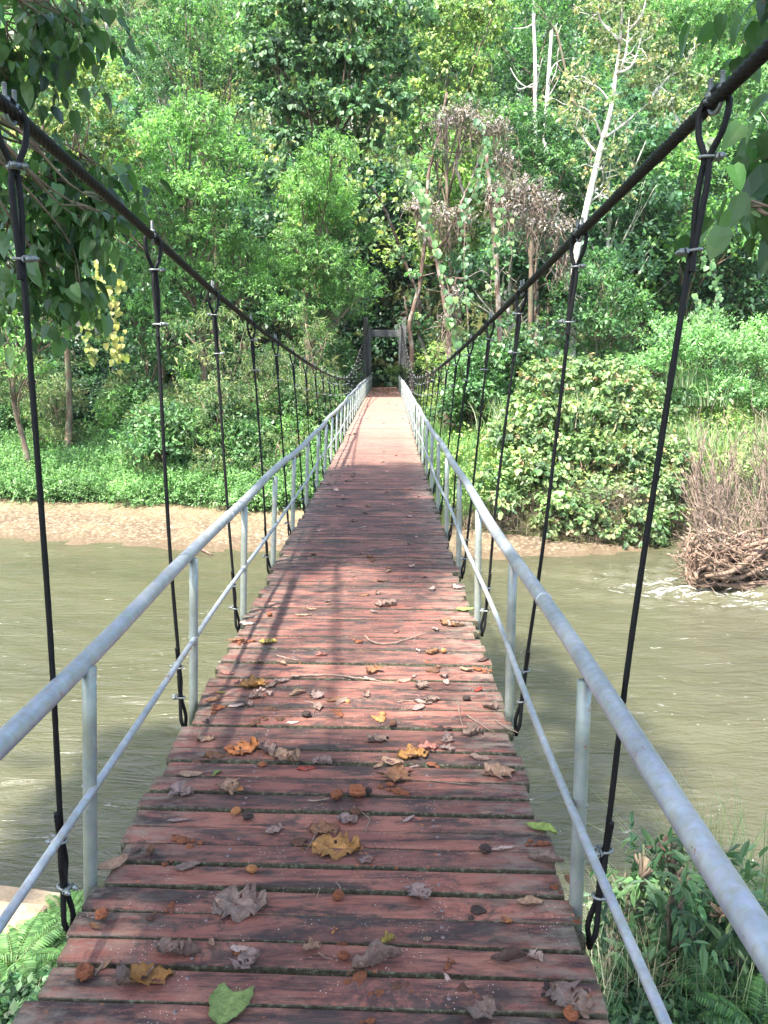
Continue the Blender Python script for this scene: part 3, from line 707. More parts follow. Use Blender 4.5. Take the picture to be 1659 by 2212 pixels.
def fruit_mesh(kind, c, seed):
    r_ = np.random.default_rng(seed); b = MB(); blobs = [((0,0,.36),.40)] if kind == 'fig' else [((r_.normal(0,.24), r_.normal(0,.15), .05), r_.uniform(.06,.2)) for _ in range(15)]
    for (p, rr) in blobs:
        nu, nv = (22,30) if kind == 'fig' else (12,16)
        th, ph = np.meshgrid(np.linspace(.02,math.pi-.02,nu), np.linspace(0,2*math.pi,nv,endpoint=False), indexing='ij')
        D = np.stack([np.sin(th)*np.cos(ph), np.sin(th)*np.sin(ph), np.cos(th)],-1).reshape(-1,3)
        q = np.array([1+.30*noise.noise(Vector(d)*3.1+Vector((seed,0,0)))+.26*noise.noise(Vector(d)*7+Vector((0,seed,0)))+.14*noise.noise(Vector(d)*17)-(.35 if d[2] > .86 and kind == 'fig' else 0) for d in D])
        V = D*q[:,None]*rr*np.array((1.15,1,.72 if kind == 'fig' else .55))+np.array(p)
        V[:,2] = np.maximum(V[:,2], 0.0)
        i = np.arange(nu-1)[:,None]*nv; j = np.arange(nv)[None]
        b.add(V, [np.stack([i+j,i+nv+j,i+nv+(j+1)%nv,i+(j+1)%nv],-1).reshape(-1,4)], V3(c)*np.exp(r_.normal(0,.15)))
    return b.mesh('fallen_fig', M['fruit'])
_lm = {}
def put_leaf(x, y, px, kind, col, label=None, group=None, ang=None, seed=None, deckpt=None, tilt=0.0):
    global GZ
    seed = seed if seed is not None else int(rng.integers(1,6)); key = (kind, col, seed)
    if key not in _lm: _lm[key] = leaf_mesh(kind, LC[col], seed)
    if deckpt is None:
        p = on_z(x, y, .003); p = on_z(x, y, float(dz(p[1]))+.003); size = px/FPX*math.hypot(p[1], CZ)*1.0
    else: p = np.array(deckpt); size = px
    p[2] = float(dz(p[1]))+.0035
    o = link_mesh('fallen_leaf', _lm[key], None, p, (rng.normal(0,.05)+tilt, rng.normal(0,.05), rng.uniform(0,6.28) if ang is None else R(ang)), size*np.array((1,1,1.0)))
    return tag(o, label or 'dry '+col+' leaf lying on the red planks', 'leaf', group)
def put_fruit(x, y, px, kind, col, label, group=None, ang=0):
    key = (kind, col, int(rng.integers(1,4)))
    if key not in _lm: _lm[key] = fruit_mesh(kind, FC[col], key[2])
    p = on_z(x, y, .001); p = on_z(x, y, float(dz(p[1]))); p[2] = float(dz(p[1]))+.001; size = px/FPX*math.hypot(p[1], CZ)
    o = link_mesh('fallen_fig', _lm[key], None, p, (0,0,R(ang)+rng.uniform(0,6) if not ang else R(ang)), size*(.95 if kind == 'fig' else 1.0))
    return tag(o, label, 'fig', group)
FC = {'rust':(.26,.095,.042),'dark':(.05,.035,.03),'bright':(.46,.21,.08),'brown':(.15,.075,.045)}
OV, SL, RG, HT = 'oval','slim','ragged','heart'
def c8(x, y): return 338.9+.4902*x, 1287.6+.4904*y
def c6(x, y): return .3677*x, 1558.7+.3677*y
def c7(x, y): return 1084.3+.3464*x, 1558.7+.3464*y
def c9(x, y): return 609.9+.3268*x, 1829.8+.3268*y
# (pixel, length, shape, curl, crumple, colour, angle, label)
LEAVES = [
 (c8(430,395),55,(RG,(.35,.3),.6),'gold',20,'large orange brown leaf in the pale patch near the left edge'),
 (c8(350,378),24,(OV,(.5,.2),.4),'pink',80,'small pinkish leaf touching the large orange brown leaf'),
 (c8(505,398),34,(OV,(.7,.4),.4),'grey',60,'grey leaf standing just right of the large orange leaf'),
 (c8(550,380),36,(OV,(.8,.3),.5),'lilac',35,'pale lilac folded leaf beside the orange and grey leaves'),
 (c8(620,432),38,(OV,(.6,.3),.4),'tan',30,'tan folded leaf with a stem, below the long pale twig'),
 (c8(285,428),20,(OV,(.5,.2),.3),'yellow',20,'small pale yellow green leaf left of the tan folded leaf'),
 (c8(600,560),26,(OV,(.3,.2),.2),'pale',8,'small flat beige leaf on a blackened plank'),
 (c8(215,637),34,(RG,(.4,.4),.8),'tan',10,'tan crumpled leaf near the left ends of the planks'),
 (c8(385,685),64,(RG,(.5,.5),1.0),'orange',35,'long rust orange rotten leaf in the left leaf pile'),
 (c8(255,712),40,(RG,(.3,.3),.8),'brown',5,'flat brown leaf left of the rust orange rotten leaf'),
 (c8(490,690),52,(RG,(.8,.5),1.2),'lilac',120,'curled lilac grey leaf at the centre of the left leaf pile'),
 (c8(570,722),62,(RG,(.6,.4),1.2),'tan',-30,'large tan crumpled leaf right of the curled lilac grey leaf'),
 (c8(728,735),42,(RG,(.5,.3),.6),'lilac',-15,'grey leaf overlapping a red leaf'),
 (c8(660,765),36,(OV,(.4,.2),.4),'red',10,'bright red leaf under a grey leaf on the deck'),
 (c8(150,788),48,(OV,(.25,.2),.2),'tan',5,'smooth tan oval leaf beside a small green leaf, left side'),
 (c8(265,785),26,(OV,(.6,.3),.2),'green',60,'small folded green leaf next to the smooth tan oval leaf'),
 (c8(108,868),54,(RG,(.3,.3),1.0),'lilac',-20,'pinkish grey ragged leaf near the left plank ends'),
 (c8(320,850),52,(RG,(.3,.3),1.2),'tan',-60,'brittle tan leaf with orange fig pulp on it'),
 (c8(975,637),46,(RG,(.4,.4),1.2),'grey',30,'grey crumbling leaf right of the deck middle'),
 (c8(1285,637),34,(RG,(.7,.5),1.0),'lilac',70,'crumpled lilac leaf near the right post'),
 (c8(1392,605),44,(RG,(.6,.4),.8),'grey',25,'grey brown curled leaf beside the crossed thin twigs'),
 (c8(1195,670),40,(RG,(.3,.3),.8),'pink',5,'pinkish flaky leaf above the golden rotten leaf'),
 (c8(1282,675),32,(RG,(.3,.3),.8),'lilac',-25,'small lilac flaky leaf right of the pinkish flaky leaf'),
 (c8(1130,705),62,(RG,(.3,.2),.7),'gold',15,'golden brown rotten leaf in the right leaf pile'),
 (c8(1040,735),52,(OV,(.4,.5),.5),'tan',-35,'tan curved leaf left of the golden brown rotten leaf'),
 (c8(978,752),30,(OV,(.6,.4),.4),'tan',50,'small tan leaf leaning on the plank in the right leaf pile'),
 (c8(1060,795),64,(RG,(.3,.2),1.0),'brown',80,'wide brown rotten leaf at the bottom of the right leaf pile'),
 (c8(1138,755),24,(OV,(.5,.3),.4),'lilac',10,'tiny lilac leaf below the golden brown rotten leaf'),
 (c8(1425,718),44,(OV,(.6,.4),.3),'grey',-15,'lone grey boat shaped leaf near the right plank ends'),
 (c8(1510,782),62,(RG,(.3,.2),1.1),'tan',12,'large crumpled tan leaf at the right plank ends'),
 (c8(845,990),42,(RG,(.4,.3),1.0),'lilac',-40,'lilac flaky leaf below a broken fig'),
 (c8(95,990),42,(SL,(.2,.1),.1),'lilac',8,'slim lilac grey leaf at the left'),
 (c8(520,1035),34,(RG,(.4,.3),1.0),'lilac',30,'small pale crumpled leaf on a blackened plank'),
 (c8(740,1030),60,(RG,(.15,.1),.5),'brown',15,'flat dark brown leaf above the big golden leaf'),
 (c8(795,1112),92,(RG,(.2,.2),.6),'gold',-5,'big flat golden brown leaf with holes in the deck middle'),
 (c8(925,1168),34,(RG,(.4,.3),.7),'lilac',60,'small grey leaf below the big golden brown leaf'),
 (c8(1110,985),36,(SL,(.5,.3),.3),'pale',50,'slim beige leaf with a long stem, right of the deck middle'),
 (c8(1530,1113),48,(SL,(.3,.2),.2),'pale',18,'pale slim leaf next to a black fig'),
 (c8(135,1195),52,(OV,(.25,.2),.3),'grey',30,'grey brown square leaf on the gap between two planks'),
 (c8(1160,1315),56,(RG,(.5,.4),.5),'lilac',-60,'pale grey split leaf right of the deck middle'),
 (c8(1055,160),18,(OV,(.6,.4),.4),'pink',60,'small pink leaf above the curved pale twig'),
 (c8(1092,374),30,(OV,(.3,.4),.3),'pink',25,'salmon pink leaf at the right end of the long twig'),
 (c8(1135,355),20,(OV,(.6,.4),.6),'lilac',60,'small lilac leaf just behind the salmon pink leaf'),
 (c8(1418,414),23,(OV,(.5,.4),.3),'red',50,'crimson pink leaf near the right post'),
 (c8(1200,450),26,(OV,(.4,.3),.4),'lilac',30,'lilac leaf with a stem on a dark plank'),
 (c8(1365,325),32,(OV,(.4,.4),.6),'tan',-40,'tan leaf beside crushed orange fig, right side'),
 (c8(1215,250),28,(RG,(.5,.4),.8),'brown',20,'brown curled leaf next to a round orange fig'),
 (c8(1440,285),28,(OV,(.6,.4),.4),'dark',35,'dark curled leaf at the right end of a plank'),
 (c8(1285,130),38,(RG,(.6,.4),.8),'brown',-40,'brown curled leaf near the right edge behind the curved twig'),
 (c8(1338,130),26,(RG,(.6,.4),.8),'tan',40,'tan curled leaf right of the brown curled leaf'),
 (c8(350,200),36,(OV,(.5,.4),.4),'brown',0,'brown leaf half over crushed fig at the left edge'),
 (c8(490,205),34,(RG,(.3,.3),.5),'yellow',10,'yellow broken leaf on the sunlit planks'),
 (c8(550,298),28,(OV,(.5,.4),.4),'tan',-40,'tan leaf below the short pale stick'),
 (c8(445,292),24,(OV,(.6,.4),.3),'tan',5,'tan curled leaf left in the sunlit patch'),
 (c8(725,262),24,(RG,(.4,.4),.6),'pink',30,'pinkish ragged leaf in the sunlit patch'),
 (c8(312,342),30,(OV,(.3,.3),.3),'pink',-5,'flat pink leaf at the left edge of the sunlit patch'),
 (c8(400,126),32,(RG,(.3,.4),.4),'pale',5,'pale leaf behind the sunlit patch on the left'),
 (c8(1360,60),38,(OV,(.3,.2),.4),'green',8,'olive green leaf at the right edge behind the sunlit patch'),
 (c8(1010,42),44,(RG,(.5,.4),.6),'grey',0,'grey brown leaf pair behind the curved twig'),
 (c8(680,60),22,(OV,(.5,.4),.4),'tan',20,'tan leaf at the back of the sunlit patch'),
 (c8(645,87),34,(SL,(.5,.4),.4),'tan',5,'slim tan leaf in front of the tan leaf at the back'),
 (c8(755,26),18,(OV,(.6,.4),.5),'grey',50,'small grey leaf in the middle of the shaded stretch'),
 (c8(1455,955),22,(OV,(.3,.2),.2),'tan',20,'little tan leaf on the right'),
 (c6(660,850),72,(OV,(.3,.5),.3),'tan',50,'large tan leaf overhanging the left deck edge by the near post'),
 (c6(805,765),36,(OV,(.9,.6),.3),'grey',70,'curled grey leaf standing up right of the overhanging tan leaf'),
 (c6(885,772),42,(OV,(.9,.5),.3),'brown',100,'curled brown leaf beside the curled grey leaf'),
 (c6(1420,1082),100,(RG,(.15,.1),.7),'grey',-5,'big shredded grey leaf left of the deck middle'),
 (c6(555,1215),28,(OV,(.6,.4),.3),'brown',-30,'small brown leaf below a fig near the left edge'),
 (c6(622,1440),32,(OV,(.6,.4),.2),'tan',60,'tan leaf at the tip of a fig stalk near the left edge'),
 (c6(800,1520),70,(RG,(.8,.6),.8),'grey',40,'grey half of a withered leaf pair near the bottom left'),
 (c6(890,1525),76,(RG,(.5,.5),.8),'gold',20,'yellow brown withered leaf near the bottom left'),
 (c6(1000,1352),58,(RG,(.7,.5),.8),'grey',-25,'grey curled leaf lying across a gap, left of middle'),
 (c6(1110,1370),42,(RG,(.8,.5),1.0),'grey',10,'smaller grey leaf tip right of the grey curled leaf'),
 (c6(1246,1310),26,(OV,(.6,.6),.3),'tan',-65,'small tan leaf standing in a plank gap'),
 (c6(1410,1345),38,(OV,(.4,.3),.5),'pale',10,'pinkish beige leaf with fig pulp left of the deck middle'),
 (c6(1455,1425),56,(RG,(.5,.5),.8),'lilac',50,'pinkish grey lobed leaf near the bottom middle'),
 (c6(1338,1690),80,(HT,(.1,.05),.25),'green',-100,'large bright green leaf with a bite at the bottom edge'),
 (c7(250,672),60,(OV,(.5,.2),.3),'lime',-25,'yellow green oval leaf at the right plank ends'),
 (c7(280,872),66,(OV,(.7,.5),.5),'grey',-20,'grey wavy leaf at the right plank ends below the green leaf'),
 (c7(180,1130),52,(OV,(.4,.3),.4),'tan',5,'tan rounded leaf near the right post foot'),
 (c7(215,1470),32,(RG,(.6,.6),1.0),'pale',-50,'small white pink crumpled leaf near the bottom right'),
 (c7(45,1485),66,(OV,(.9,.5),.3),'dark',10,'dark grey folded leaf near the bottom right'),
 (c7(430,1745),92,(RG,(.2,.1),.7),'grey',-60,'big pinkish brown crumpled leaf in the bottom right corner'),
 (c7(30,790),32,(SL,(.4,.3),.2),'pale',20,'pale slim leaf left of the grey wavy leaf'),
 (c7(432,1010),46,(OV,(.7,.5),.3),'brown',-75,'brown leaf wedged against the foot of the right post'),
 (c9(705,620),30,(RG,(.7,.5),.6),'yellow',30,'small yellow green folded leaf in the bottom middle'),
 (c9(200,670),36,(RG,(.5,.5),.5),'tan',20,'small tan lobed leaf left of the yellow green leaf'),
 (c9(630,770),92,(OV,(.9,.4),1.0),'grey',22,'long grey curled leaf above crushed fig, bottom middle'),
 (c9(1105,885),34,(SL,(.3,.3),.2),'pale',-60,'thin white leaf sliver near the bottom'),
 (c9(1330,1090),64,(RG,(.4,.6),.5),'grey',55,'grey leaf with a pointed tip at the bottom edge'),
 (c9(960,610),16,(RG,(.3,.3),.5),'tan',10,'tiny tan leaf scrap right of the yellow green leaf'),
]
for (p, px, kd, cl, an, lb) in LEAVES: put_leaf(p[0], p[1], px*1.08, kd, cl, lb, ang=an, group='fallen leaves on the bridge deck')
FR = [
 (c8(280,497),38,'crushed','rust','crushed rust orange fig in front of the large orange leaf'),
 (c8(220,560),22,'crushed','dark','dark crushed fig near the left plank ends'),
 (c8(440,557),32,'crushed','brown','brown crushed fig in front of the sunlit patch'),
 (c8(660,535),22,'fig','dark','small dark fig at the tip of a thin twig'),
 (c8(540,542),30,'crushed','brown','flattened brown fig left of the small dark fig'),
 (c8(800,520),26,'crushed','rust','flattened orange fig in the deck middle, front of the sunlit patch'),
 (c8(985,547),44,'crushed','bright','smeared bright orange fig right of the middle'),
 (c8(1040,575),20,'fig','brown','brown fig below the smeared bright orange fig'),
 (c8(1245,590),32,'crushed','dark','black crushed fig near the right post'),
 (c8(320,688),22,'fig','rust','round fig at the left of the rust orange rotten leaf'),
 (c8(467,755),18,'fig','rust','small fig under the left leaf pile'),
 (c8(175,735),24,'crushed','brown','reddish brown fig left of the leaf pile'),
 (c8(1055,862),46,'crushed','rust','crushed rust fig below the brown rotten leaf'),
 (c8(1210,742),28,'crushed','rust','orange crushed fig right of the golden rotten leaf'),
 (c8(795,895),32,'fig','rust','halved round fig with a stalk, near the deck middle'),
 (c8(885,885),40,'fig','rust','broken open orange fig near the deck middle'),
 (c8(925,875),24,'fig','dark','dark fig touching the broken open orange fig'),
 (c8(350,966),24,'fig','bright','light brown round fig beside a black fig, left'),
 (c8(402,986),26,'fig','dark','black fig beside the light brown round fig, left'),
 (c8(877,968),26,'fig','brown','brown fig at the forked thin twig'),
 (c8(125,1082),44,'crushed','rust','split rust fig on the left side'),
 (c8(640,1087),42,'crushed','brown','brown rotten fig crossed by a thin stick'),
 (c8(905,1120),22,'crushed','bright','bright pulp scrap right of the big golden leaf'),
 (c8(950,1165),24,'crushed','rust','rust pulp scrap below the bright pulp scrap'),
 (c8(1448,1132),28,'fig','dark','black fig near the right edge by the pale slim leaf'),
 (c8(420,1220),24,'fig','bright','pale orange fig sitting on a plank gap'),
 (c8(802,1338),28,'fig','rust','fig with a thin upright stalk in the lower middle'),
 (c8(1265,250),15,'fig','bright','round orange fig at the back right'),
 (c8(1365,462),18,'fig','dark','dark round fig on the right side'),
 (c8(1210,330),38,'crushed','brown','flat brown crushed fig patch, back right'),
 (c8(1427,325),28,'crushed','rust','rust crushed fig at the right plank ends'),
 (c8(1190,290),16,'crushed','rust','small crushed fig behind the flat brown patch'),
 (c8(398,206),26,'crushed','rust','rust crushed fig at the back left'),
 (c8(497,90),14,'fig','rust','small orange fig at the back left edge'),
 (c8(885,205),22,'crushed','rust','crushed fig in the middle of the sunlit patch'),
 (c8(842,473),12,'fig','bright','tiny bright fig in the middle of the deck'),
 (c8(490,500),26,'crushed','brown','crushed fig smear by a crooked thin twig'),
 (c6(600,1165),32,'fig','rust','rust fig close to the left deck edge'),
 (c6(878,1160),22,'crushed','brown','faint brown fig smear on a gap, left'),
 (c6(1400,400),34,'crushed','bright','bright fig pulp lying on the brittle tan leaf'),
 (c6(500,1515),42,'fig','rust','large grainy rust fig with a stalk near the bottom left'),
 (c6(1425,1362),24,'crushed','rust','fig pulp on the pinkish beige leaf'),
 (c6(965,842),20,'crushed','rust','pulp scrap between two tan leaves, left'),
 (c6(1010,1095),24,'crushed','rust','rust pulp scrap left of the big shredded leaf'),
 (c7(235,765),32,'crushed','rust','rust fig crumbs by the right plank ends'),
 (c7(340,1030),26,'crushed','rust','fig crumbs above the tan rounded leaf'),
 (c7(38,1245),20,'crushed','rust','orange fig scrap on a black stained plank'),
 (c7(462,1245),20,'crushed','rust','fig scrap at the right end of a plank'),
 (c7(290,1675),30,'crushed','dark','dark fig bits above the big crumpled leaf'),
 (c7(350,1662),18,'crushed','rust','orange fig bit above the big crumpled leaf'),
 (c7(535,1725),17,'fig','bright','smooth orange fig at the right of the crumpled leaf'),
 (c7(430,1852),34,'fig','rust','fig at the very bottom right'),
 (c9(410,745),25,'fig','rust','cup shaped rust fig left of the long grey curled leaf'),
 (c9(520,865),44,'crushed','rust','flat crushed fig with a yellow middle'),
 (c9(755,930),34,'crushed','brown','brown crushed fig at the bottom middle'),
 (c9(650,968),28,'crushed','rust','rust crushed fig left of the brown crushed fig'),
 (c9(855,962),18,'crushed','rust','small rust scrap right of the brown crushed fig'),
 (c9(1310,430),40,'crushed','dark','blackish shaggy fig remains, lower right'),
 (c9(1490,490),20,'crushed','bright','orange scrap right of the blackish fig remains'),
 (c9(1095,780),22,'crushed','rust','curved rust scrap above the thin white sliver'),
 (c9(1200,930),32,'crushed','brown','two brown fig halves below the curved rust scrap'),
 (c9(590,1155),26,'crushed','rust','rust fig lump at the bottom edge'),
 (c9(340,558),13,'crushed','bright','tiny orange scrap left of the yellow green leaf'),
 (c9(400,645),13,'crushed','rust','tiny rust scrap above the cup shaped fig'),
]
for (p, px, kd, cl, lb) in FR: put_fruit(p[0], p[1], px, kd, cl, lb, group='fallen figs on the bridge deck')
def twig(pts, r, label, mat='twig', name='fallen_twig', thin=.5):
    P=[]
    for (x, y) in pts:
        q = on_z(x, y, .006); z_ = float(dz(q[1]))+.006; P.append(on_z(x, y, z_))
    P = np.array(P); P[:,2] += r*.6; b = MB(); Q = spline(P, 8*len(P)); Q += rng.normal(0, r*.25, Q.shape); Q[:,2] = np.maximum(Q[:,2], dz(Q[:,1])+r)
    o0 = Q[0].copy(); tube(b, Q-o0, np.linspace(r, r*thin, len(Q)), 7)
    o = b.build(name, M[mat]); o.location = o0
    return tag(o, label, 'twig', 'twigs on the bridge deck')
T8 = lambda *a: [c8(*p) for p in a]
twig(T8((918,178),(955,205),(1020,213),(1090,195),(1190,162)), .005, 'curved pale twig on the sunlit planks')
twig(T8((590,355),(680,352),(765,350),(860,360),(990,376)), .0055, 'long straight pale twig lying across the deck')
twig(T8((1365,525),(1420,560),(1490,606)), .0035, 'thin brown twig near the right post, nearer of the crossed pair')
twig(T8((1488,545),(1535,578),(1592,602)), .0035, 'thin brown twig reaching the right deck edge')
twig(T8((1325,465),(1335,520),(1350,582)), .003, 'thin straight twig pointing towards the camera, right side')
twig(T8((528,262),(570,275),(622,285)), .0045, 'short pale stick at the left of the sunlit patch')
twig(T8((870,930),(905,955),(938,985),(925,1020),(918,1050)), .003, 'forked thin grey twig near the broken figs')
twig(T8((712,1020),(690,1075),(652,1135)), .003, 'thin stick crossing a brown rotten fig')
twig(T8((668,905),(715,902),(762,893)), .0035, 'short twig with a pale end at the halved fig')
twig(T8((650,465),(700,480),(690,520)), .0028, 'crooked thin twig by the small dark fig')
twig(T8((1220,815),(1300,822),(1390,832)), .0026, 'thin pale twig on the right in front of the leaf pile')
twig(T8((1060,468),(1120,462),(1200,475)), .0026, 'thin bent twig on the dark right planks')
twig([c6(560,1495),c6(590,1455),c6(610,1415)], .0028, 'upright fig stalk near the bottom left')
twig([c9(385,325),c9(385,270),c9(355,235)], .0022, 'thin stalk above the fig in the lower middle')
twig([c9(240,700),c9(280,728),c9(335,745)], .0016, 'thin leaf stalk left of the cup shaped fig')
twig([c9(232,335),c9(240,305),c9(250,272)], .0013, 'tiny dark stalk in the lower middle')
twig([c9(1418,195),c9(1445,183),c9(1478,170)], .0016, 'tiny dark stalk on the right above the rounded leaf')
# more leaves further along: nothing tells these apart
kinds = [(OV,(.6,.4),.4),(RG,(.5,.4),.8),(OV,(.4,.3),.3),(RG,(.6,.5),1.0)]
n1 = 0
for i in range(150):
    Y = 3.8+rng.random()**1.9*30; x = rng.uniform(-.68,.68)
    if 4.2 < Y < 5.6 and rng.random() < .6: continue
    if Y > 13 and rng.random() < .5: continue
    cl = rng.choice(['grey','lilac','tan','brown','pale','dark','pink'], p=[.17,.24,.2,.10,.22,.04,.03])
    put_leaf(0,0,rng.uniform(.045,.10), kinds[rng.integers(4)], cl, {'grey':'grey','lilac':'pinkish grey','tan':'tan','brown':'brown','pale':'pale','dark':'dark','pink':'pink'}[cl]+' curled leaf among the many scattered farther along the deck', 'curled leaves scattered farther along the deck', deckpt=(x,Y,0))
for i in range(62):
    Y = 36+rng.random()*12; x = rng.uniform(-.7,.7)
    cl = rng.choice(['gold','tan','yellow','brown'], p=[.35,.3,.2,.15])
    put_leaf(0,0,rng.uniform(.09,.16), kinds[rng.integers(4)], cl, {'gold':'golden','tan':'tan','yellow':'yellow','brown':'brown'}[cl]+' leaf in the litter before the far portal', 'leaf litter at the far end of the deck', deckpt=(x,Y,0))
b = MB(); n = 900; X = rng.uniform(-.72,.72,n); Y = 1.6+rng.random(n)**1.6*9
for q in range(n):
    s_ = rng.uniform(.0015,.0045); z_ = float(dz(Y[q]))+.0025
    D = rdir(1)[0]*np.array((1,1,.15))*s_; E = np.cross(D, (0,0,1)); E = E/np.linalg.norm(E)*s_*rng.uniform(.3,.9)
    cc = [(.5,.47,.42),(.3,.13,.06),(.08,.05,.04),(.36,.25,.18)][rng.integers(4)]
    V = np.array([D,E,-D,-E,(0,0,s_*.5)])+np.array((X[q],Y[q],z_)); b.add(V, [np.array([(0,1,4),(1,2,4),(2,3,4),(3,0,4)])], cc)
tag(b.build('crumbs', M['fruit']), 'tiny crumbs of leaf and fig strewn over the planks', 'crumbs', kind='stuff')

# ------------------------------------------------------------------ trees on the far bank
def base_px(x, Y):
    X = float(at(x, 900, Y)[0]); return (X, Y, gz(X, Y)-.05)
def T_(name, label, cat, bx, Y, pts, style, palette, r=.16, bark='bark', dens=1.0, dy=.9, group=None, **kw):
    return tree(name, label, cat, base_px(bx, Y), L_(Y, pts, dy), style, palette, r, bark, dens, group, **kw)
def vineskin(axis_pts, r, n, pal_, L=.17):
    """climbing leaves over a trunk line"""
    def f(cm):
        P = spline(axis_pts, n); O = rdir(n); O[:,2] *= .3; O = nrm(O)
        sprigs(cm, P+O*r*rng.random((n,1)), O, 3, .22, L, L*.85, *PAL[pal_], kind='round', droop=1.0)
    return f
FB = 'trees standing along the far river bank'
T_('broadleaf_tree', 'tallest bright green tree left of the bridge, its drooping leaves in rosettes', 'tree', 440, 34,
   [(420,262,62),(360,300,58),(455,330,60),(300,350,55),(500,350,45),(330,425,62),(415,430,70),(492,430,50),(275,500,55),(370,520,70),(465,520,68),(530,560,50),(300,600,58),(390,610,62),(470,620,60),(540,640,48),(330,680,55),(430,700,55)],
   'lance', 'bright', .17, dens=1.7, group=FB)
tree('broadleaf_tree', 'rounded bright green tree just left of the far portal', 'tree', base_px(655,35), [((rng.uniform(-3.1,-1.5), Y, rng.uniform(7.2,9.2)), rng.uniform(.8,1.1)) for Y in np.arange(33.5,43.5,.9)]+L_(35,[(640,540,52),(700,575,58),(755,610,50),(660,625,55),(720,670,48),(600,600,50),(785,640,28),(610,680,42),(680,720,36)],.9),
   'lance', 'bright', .14, dens=1.9, group=FB)
T_('broadleaf_tree', 'pale feathery green tree at the top left, behind the yellow leaved tree', 'tree', 420, 44,
   [(340,95,75),(420,55,80),(500,110,75),(400,160,75),(330,200,60),(480,200,65),(560,40,70),(560,150,55),(300,20,60),(400,0,60)],
   'small', 'mid', .2, dens=.9, group=FB, L=.15, W=.07)
T_('yellow_leaved_tree', 'yellow green tree behind the dark overhanging leaves at the left edge', 'tree', 130, 31,
   [(60,150,65),(140,160,60),(215,190,60),(100,230,65),(190,270,60),(250,330,50),(30,250,55),(120,310,60),(30,330,50),(200,380,55),(60,400,60),(130,450,55),(20,500,55),(200,470,45)],
   'round', 'yellow', .13, dens=.95, group=FB, L=.13, W=.10)
def t3x(cm):
    for (x, y) in ((560,230),(590,300),(640,390),(700,400),(745,300),(800,270),(850,230),(820,420),(770,380),(665,300),(620,440),(870,330)):
        n = 26; P = at(x, y, 38)+np.stack([rng.normal(0,.22,n), rng.normal(0,.4,n), -rng.random(n)*2.2],1)
        sprigs(cm, P, rdir(n), 4, .25, .165, .14, [(.27,.30,.08),(.18,.26,.085),(.42,.38,.09),(.12,.20,.07)], [2,4,.8,3], kind='round', droop=1.1)
T_('vine_covered_tree', 'tall tree draped in round leaved vines turning yellow, above the far portal', 'tree', 690, 40,
   [(600,50,72),(680,30,75),(760,50,78),(840,35,70),(590,140,62),(670,130,70),(755,150,72),(835,140,62),(580,235,50),(665,235,62),(750,250,60),(825,225,55),(620,320,46),(700,335,52),(780,320,48),(660,400,36),(735,405,36),(600,400,34),(560,120,45)],
   'round', 'vine', .2, dens=1.35, group=FB, extra=t3x, L=.19, W=.16, slen=.4)
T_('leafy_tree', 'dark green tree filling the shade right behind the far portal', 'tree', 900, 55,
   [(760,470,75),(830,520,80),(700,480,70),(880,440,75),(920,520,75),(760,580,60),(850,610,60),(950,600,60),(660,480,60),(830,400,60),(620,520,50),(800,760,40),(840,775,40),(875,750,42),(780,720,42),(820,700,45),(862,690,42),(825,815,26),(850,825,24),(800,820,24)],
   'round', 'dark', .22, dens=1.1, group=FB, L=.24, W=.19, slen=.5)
T_('yellow_green_tree', 'yellow green tree top just right of the vine draped tree', 'tree', 950, 46,
   [(905,50,65),(970,50,65),(1030,90,55),(925,130,60),(985,160,55),(900,210,52),(960,235,48),(1020,200,40),(1060,40,45),(890,290,35)],
   'round', 'yg', .16, dens=1.1, group=FB, L=.16, W=.11)
T_('leafy_tree', 'mid green tree between the dead brown vines and the white trunk', 'tree', 1140, 42,
   [(1090,280,45),(1140,270,50),(1190,300,52),(1120,340,50),(1190,370,48),(1230,340,38),(1080,350,36),(1150,410,40),(1240,410,35)],
   'small', 'mid', .15, dens=1.3, group=FB, L=.15, W=.08)
T_('leafy_tree', 'dark green tree behind the two pale bare trunks', 'tree', 1110, 62,
   [(1060,130,85),(1150,60,85),(1240,90,80),(1100,220,70),(1190,180,75),(1260,200,60),(1050,20,70),(1200,10,70)],
   'far', 'mid', .25, dens=1.25, group=FB, L=.24, W=.13)
